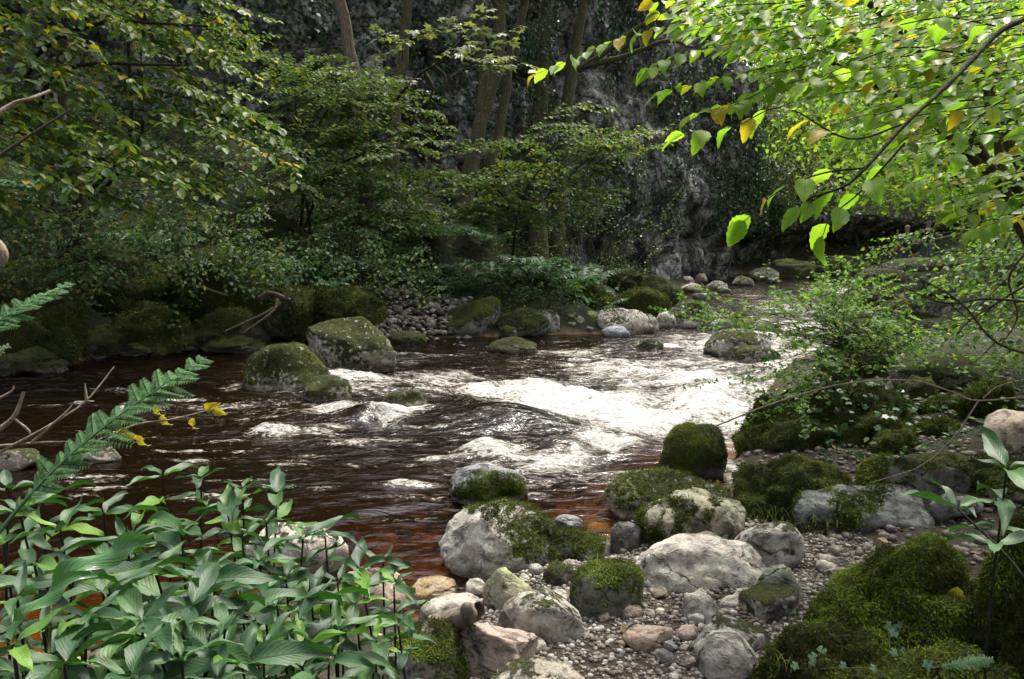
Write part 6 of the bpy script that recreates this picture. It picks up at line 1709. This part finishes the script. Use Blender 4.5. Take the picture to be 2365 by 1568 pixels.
# yellowed leaves on a thin twig over the water
yt = thing('yellowed_twig', 'thin twig with ragged yellow leaves over the brown water', 'twig', at(140, 1060, 1.75))
a = Acc(); a.tube(curve([at(140, 1060, 1.75), at(300, 985, 1.75), at(400, 968, 1.75), at(490, 945, 1.75)], 12), np.linspace(.003, .0015, 12), 5); a.build('stem', M_TWIG, yt, True, yt.location)
M_YEL = leaf_material('yellowed_leaf', [(0, (.30, .26, .03)), (.6, (.38, .30, .03)), (1, (.22, .24, .05))], .4, .5, .3, use_random=True, veins=True, spots=1.0)
YL = [leaf_mesh('leaf', 310 + k, elm_w, .7, 8, 4, .35, .5, .12, .12, .5) for k in range(2)]
for m_ in YL: m_.materials.append(M_YEL)
for (x, y, l, dx, dz) in [(360, 935, .032, .2, -1), (372, 960, .032, .5, -.8), (450, 965, .032, -.4, -.8), (475, 950, .032, .6, .6), (490, 945, .032, .8, -.3), (270, 1000, .045, 1, -.2), (320, 1005, .035, .4, -.9)]:
    o = obj('leaf', YL[int(x) % 2], None, yt); orient(o, (dx, -.1, dz), (-.2, -1, .3), l, at(x, y, 1.75) - np.array(yt.location))
# fallen yellow leaves that stand out
rgz0 = np.random.default_rng(331)
def fallen(label, p, axis, nrm, l):
    o = obj('fallen_leaf', YL[0] if l > .05 else YL[1], None); tag(o, label, 'leaf'); orient(o, axis, nrm, l, p)
def hit(x, y, pref=None):
    """first rock surface met along the view ray through a reference pixel"""
    o0 = np.array((0, 0, EYE)); r_ = unit(ray(x, y)); best = None
    for (o, V, F, nr, ms, W) in ROCKS:
        c = V.mean(0); t_ = (c - o0) @ r_
        if np.linalg.norm(o0 + r_ * t_ - c) > np.abs(V - c).max() * 1.8: continue
        A_, B_, C_ = V[F[:, 0]], V[F[:, 1]], V[F[:, 2]]
        e1, e2 = B_ - A_, C_ - A_
        pv = np.cross(np.broadcast_to(r_, e2.shape), e2); det = (e1 * pv).sum(1)
        inv = 1 / np.where(abs(det) < 1e-12, 1e-12, det); tv = o0 - A_
        u = (tv * pv).sum(1) * inv; qv = np.cross(tv, e1); v = (qv @ r_) * inv; tt = (e2 * qv).sum(1) * inv
        m = (u >= 0) & (v >= 0) & (u + v <= 1) & (tt > .05) & (det > 0)
        if m.any():
            k = np.argmin(np.where(m, tt, 1e9))
            if best is None or tt[k] < best[0]: best = (tt[k], unit(np.cross(e1[k], e2[k])))
    if best is None:
        p = on_g(x, y); return p, UPV
    return o0 + r_ * best[0], best[1]
p_, n_ = hit(2195, 1345); fallen('large spotted yellow leaf standing on the big mossy hummock', p_ + n_ * .03, (-.15, -.1, -1), (-.2, -1, .3), .075)
for (x, y, l, lb) in [(1478, 1170, .03, 'small cream leaf on the moss beside the grass tuft'), (1492, 1220, .03, 'pale cream leaf on the flat-topped pale block'), (1950, 1222, .035, 'yellow leaf at the top of the big mossy hummock'), (2240, 1190, .04, 'orange leaf on the pebbles behind the big hummock'), (2200, 985, .05, 'yellow leaf on the dark debris beside the pinkish boulder'), (1800, 1178, .03, 'thin cream leaf in the crack by the dark slab')]:
    p_, n_ = hit(x, y); fallen(lb, p_ + n_ * .008, (1, .3, .1), n_ + np.array((0, -.3, .3)), l)

pl = on_w(470, 776) + np.array((0, .25, .10))
Pq = pl + rgz0.normal(size=(90, 3)) * np.array((.28, .12, .04)); Dq, Nq = leafdirs(rgz0, 90, .6)
V, F, t = leaf_batch(Pq, Dq, Nq, rgz0.uniform(.06, .13, 90), 'o', .7, rgz0.uniform(.5, .85, 90), rgz0)
stuff('leaf_litter', V, F, t, M_DEADLEAF, 'heap of pale dead leaves caught on the dark left waterline', 'leaves')
# grass tufts
def grass(label, p, n, h, spread, rng):
    t = thing('grass_tuft', label, 'grass', p)
    V, F = [], []
    for k in range(n):
        b = np.array((rng.normal() * spread, rng.normal() * spread * .7, -.01)); a_ = rng.uniform(0, 6.28); l = h * rng.uniform(.5, 1.1)
        d = np.array((math.cos(a_), math.sin(a_), 0)); s_ = np.cross(d, UPV) * .0022
        for q in range(3):
            u0, u1 = q / 3, (q + 1) / 3
            f_ = lambda u: b + UPV * l * (u - .35 * u * u) + d * l * .55 * u * u
            w0, w1 = 1 - .9 * u0, 1 - .9 * u1
            i = len(V); V += [f_(u0) - s_ * w0, f_(u0) + s_ * w0, f_(u1) + s_ * w1, f_(u1) - s_ * w1]; F.append((i, i + 1, i + 2, i + 3))
    o = obj('blades', mesh('blades', np.array(V), np.array(F), True, {'tint': np.repeat(rng.random(n), 12)}), M_GRASS, t); o['kind'] = 'stuff'
rgz = np.random.default_rng(330)
for (x, y, n, h, s_, lb) in [(1745, 1205, 60, .16, .05, 'pale grass tuft between the pale block and the mossy boulder'), (1790, 1190, 50, .15, .05, 'taller grass tuft below the wide mossy boulder'), (1850, 1215, 45, .10, .07, 'short grass beside the small grey stone on the moss'), (1910, 1205, 40, .09, .06, 'thin grass at the edge of the smooth dark slab'), (1370, 1300, 18, .09, .015, 'little grass tuft growing from the saddle-topped boulder'), (1440, 1285, 16, .08, .015, 'green grass sprout behind the dark olive boulder'), (1830, 1540, 26, .09, .02, 'drooping grass tuft at the bottom of the low mossy rock'), (1690, 1150, 20, .08, .03, 'small grass blades above the large tan-green boulder')]:
    p_, n_ = hit(x, y); grass(lb, p_, n, h, s_, rgz)
for (x, y, sz_, lb) in FERN_HITS:
    p_, n_ = hit(x, y); fern(p_, sz_, 6, lb, None, rf)
# ivy seedlings on the mossy rocks
IV = mesh('leaf', *TPL['ivy'], False, {'tint': np.full(len(TPL['ivy'][0]), .8)}); IV.materials.append(M_IVYN)
for (lb, pts) in [('ivy sprig with large leaves in the dark hollow of the hummock', [(2050, 1430, .05), (2070, 1465, .035), (2060, 1440, .03), (2085, 1495, .035), (2055, 1510, .03)]), ('ivy sprig at the bottom of the low mossy rock', [(1860, 1505, .035), (1900, 1512, .035), (1925, 1528, .03), (1880, 1535, .028)]),
                  ('pair of ivy leaves at the bottom edge', [(1828, 1545, .032), (2010, 1555, .03)]), ('young leafy seedlings at the left foot of the mossy hummock', [(1790, 1440, .022), (1835, 1435, .02), (1825, 1400, .022), (1805, 1395, .018)]), ('ivy leaves beside the corner fern', [(2140, 1520, .04), (2105, 1495, .03), (2190, 1525, .03)])]:
    p0, _ = hit(*pts[0][:2]); t = thing('ivy_sprig', lb, 'ivy', p0)
    for (x, y, l) in pts:
        p_, n_ = hit(x, y); o = obj('leaf', IV, None, t); orient(o, (rgz.uniform(-1, 1), -.4, -.5), n_ * .4 + np.array((0, -.6, .6)), l, p_ + n_ * .025 - p0)
        a = Acc(); a.tube([p0 - p0, (p_ - p0) + n_ * .02], [.001, .001], 4); a.build('stalk', M_STEMG, t)
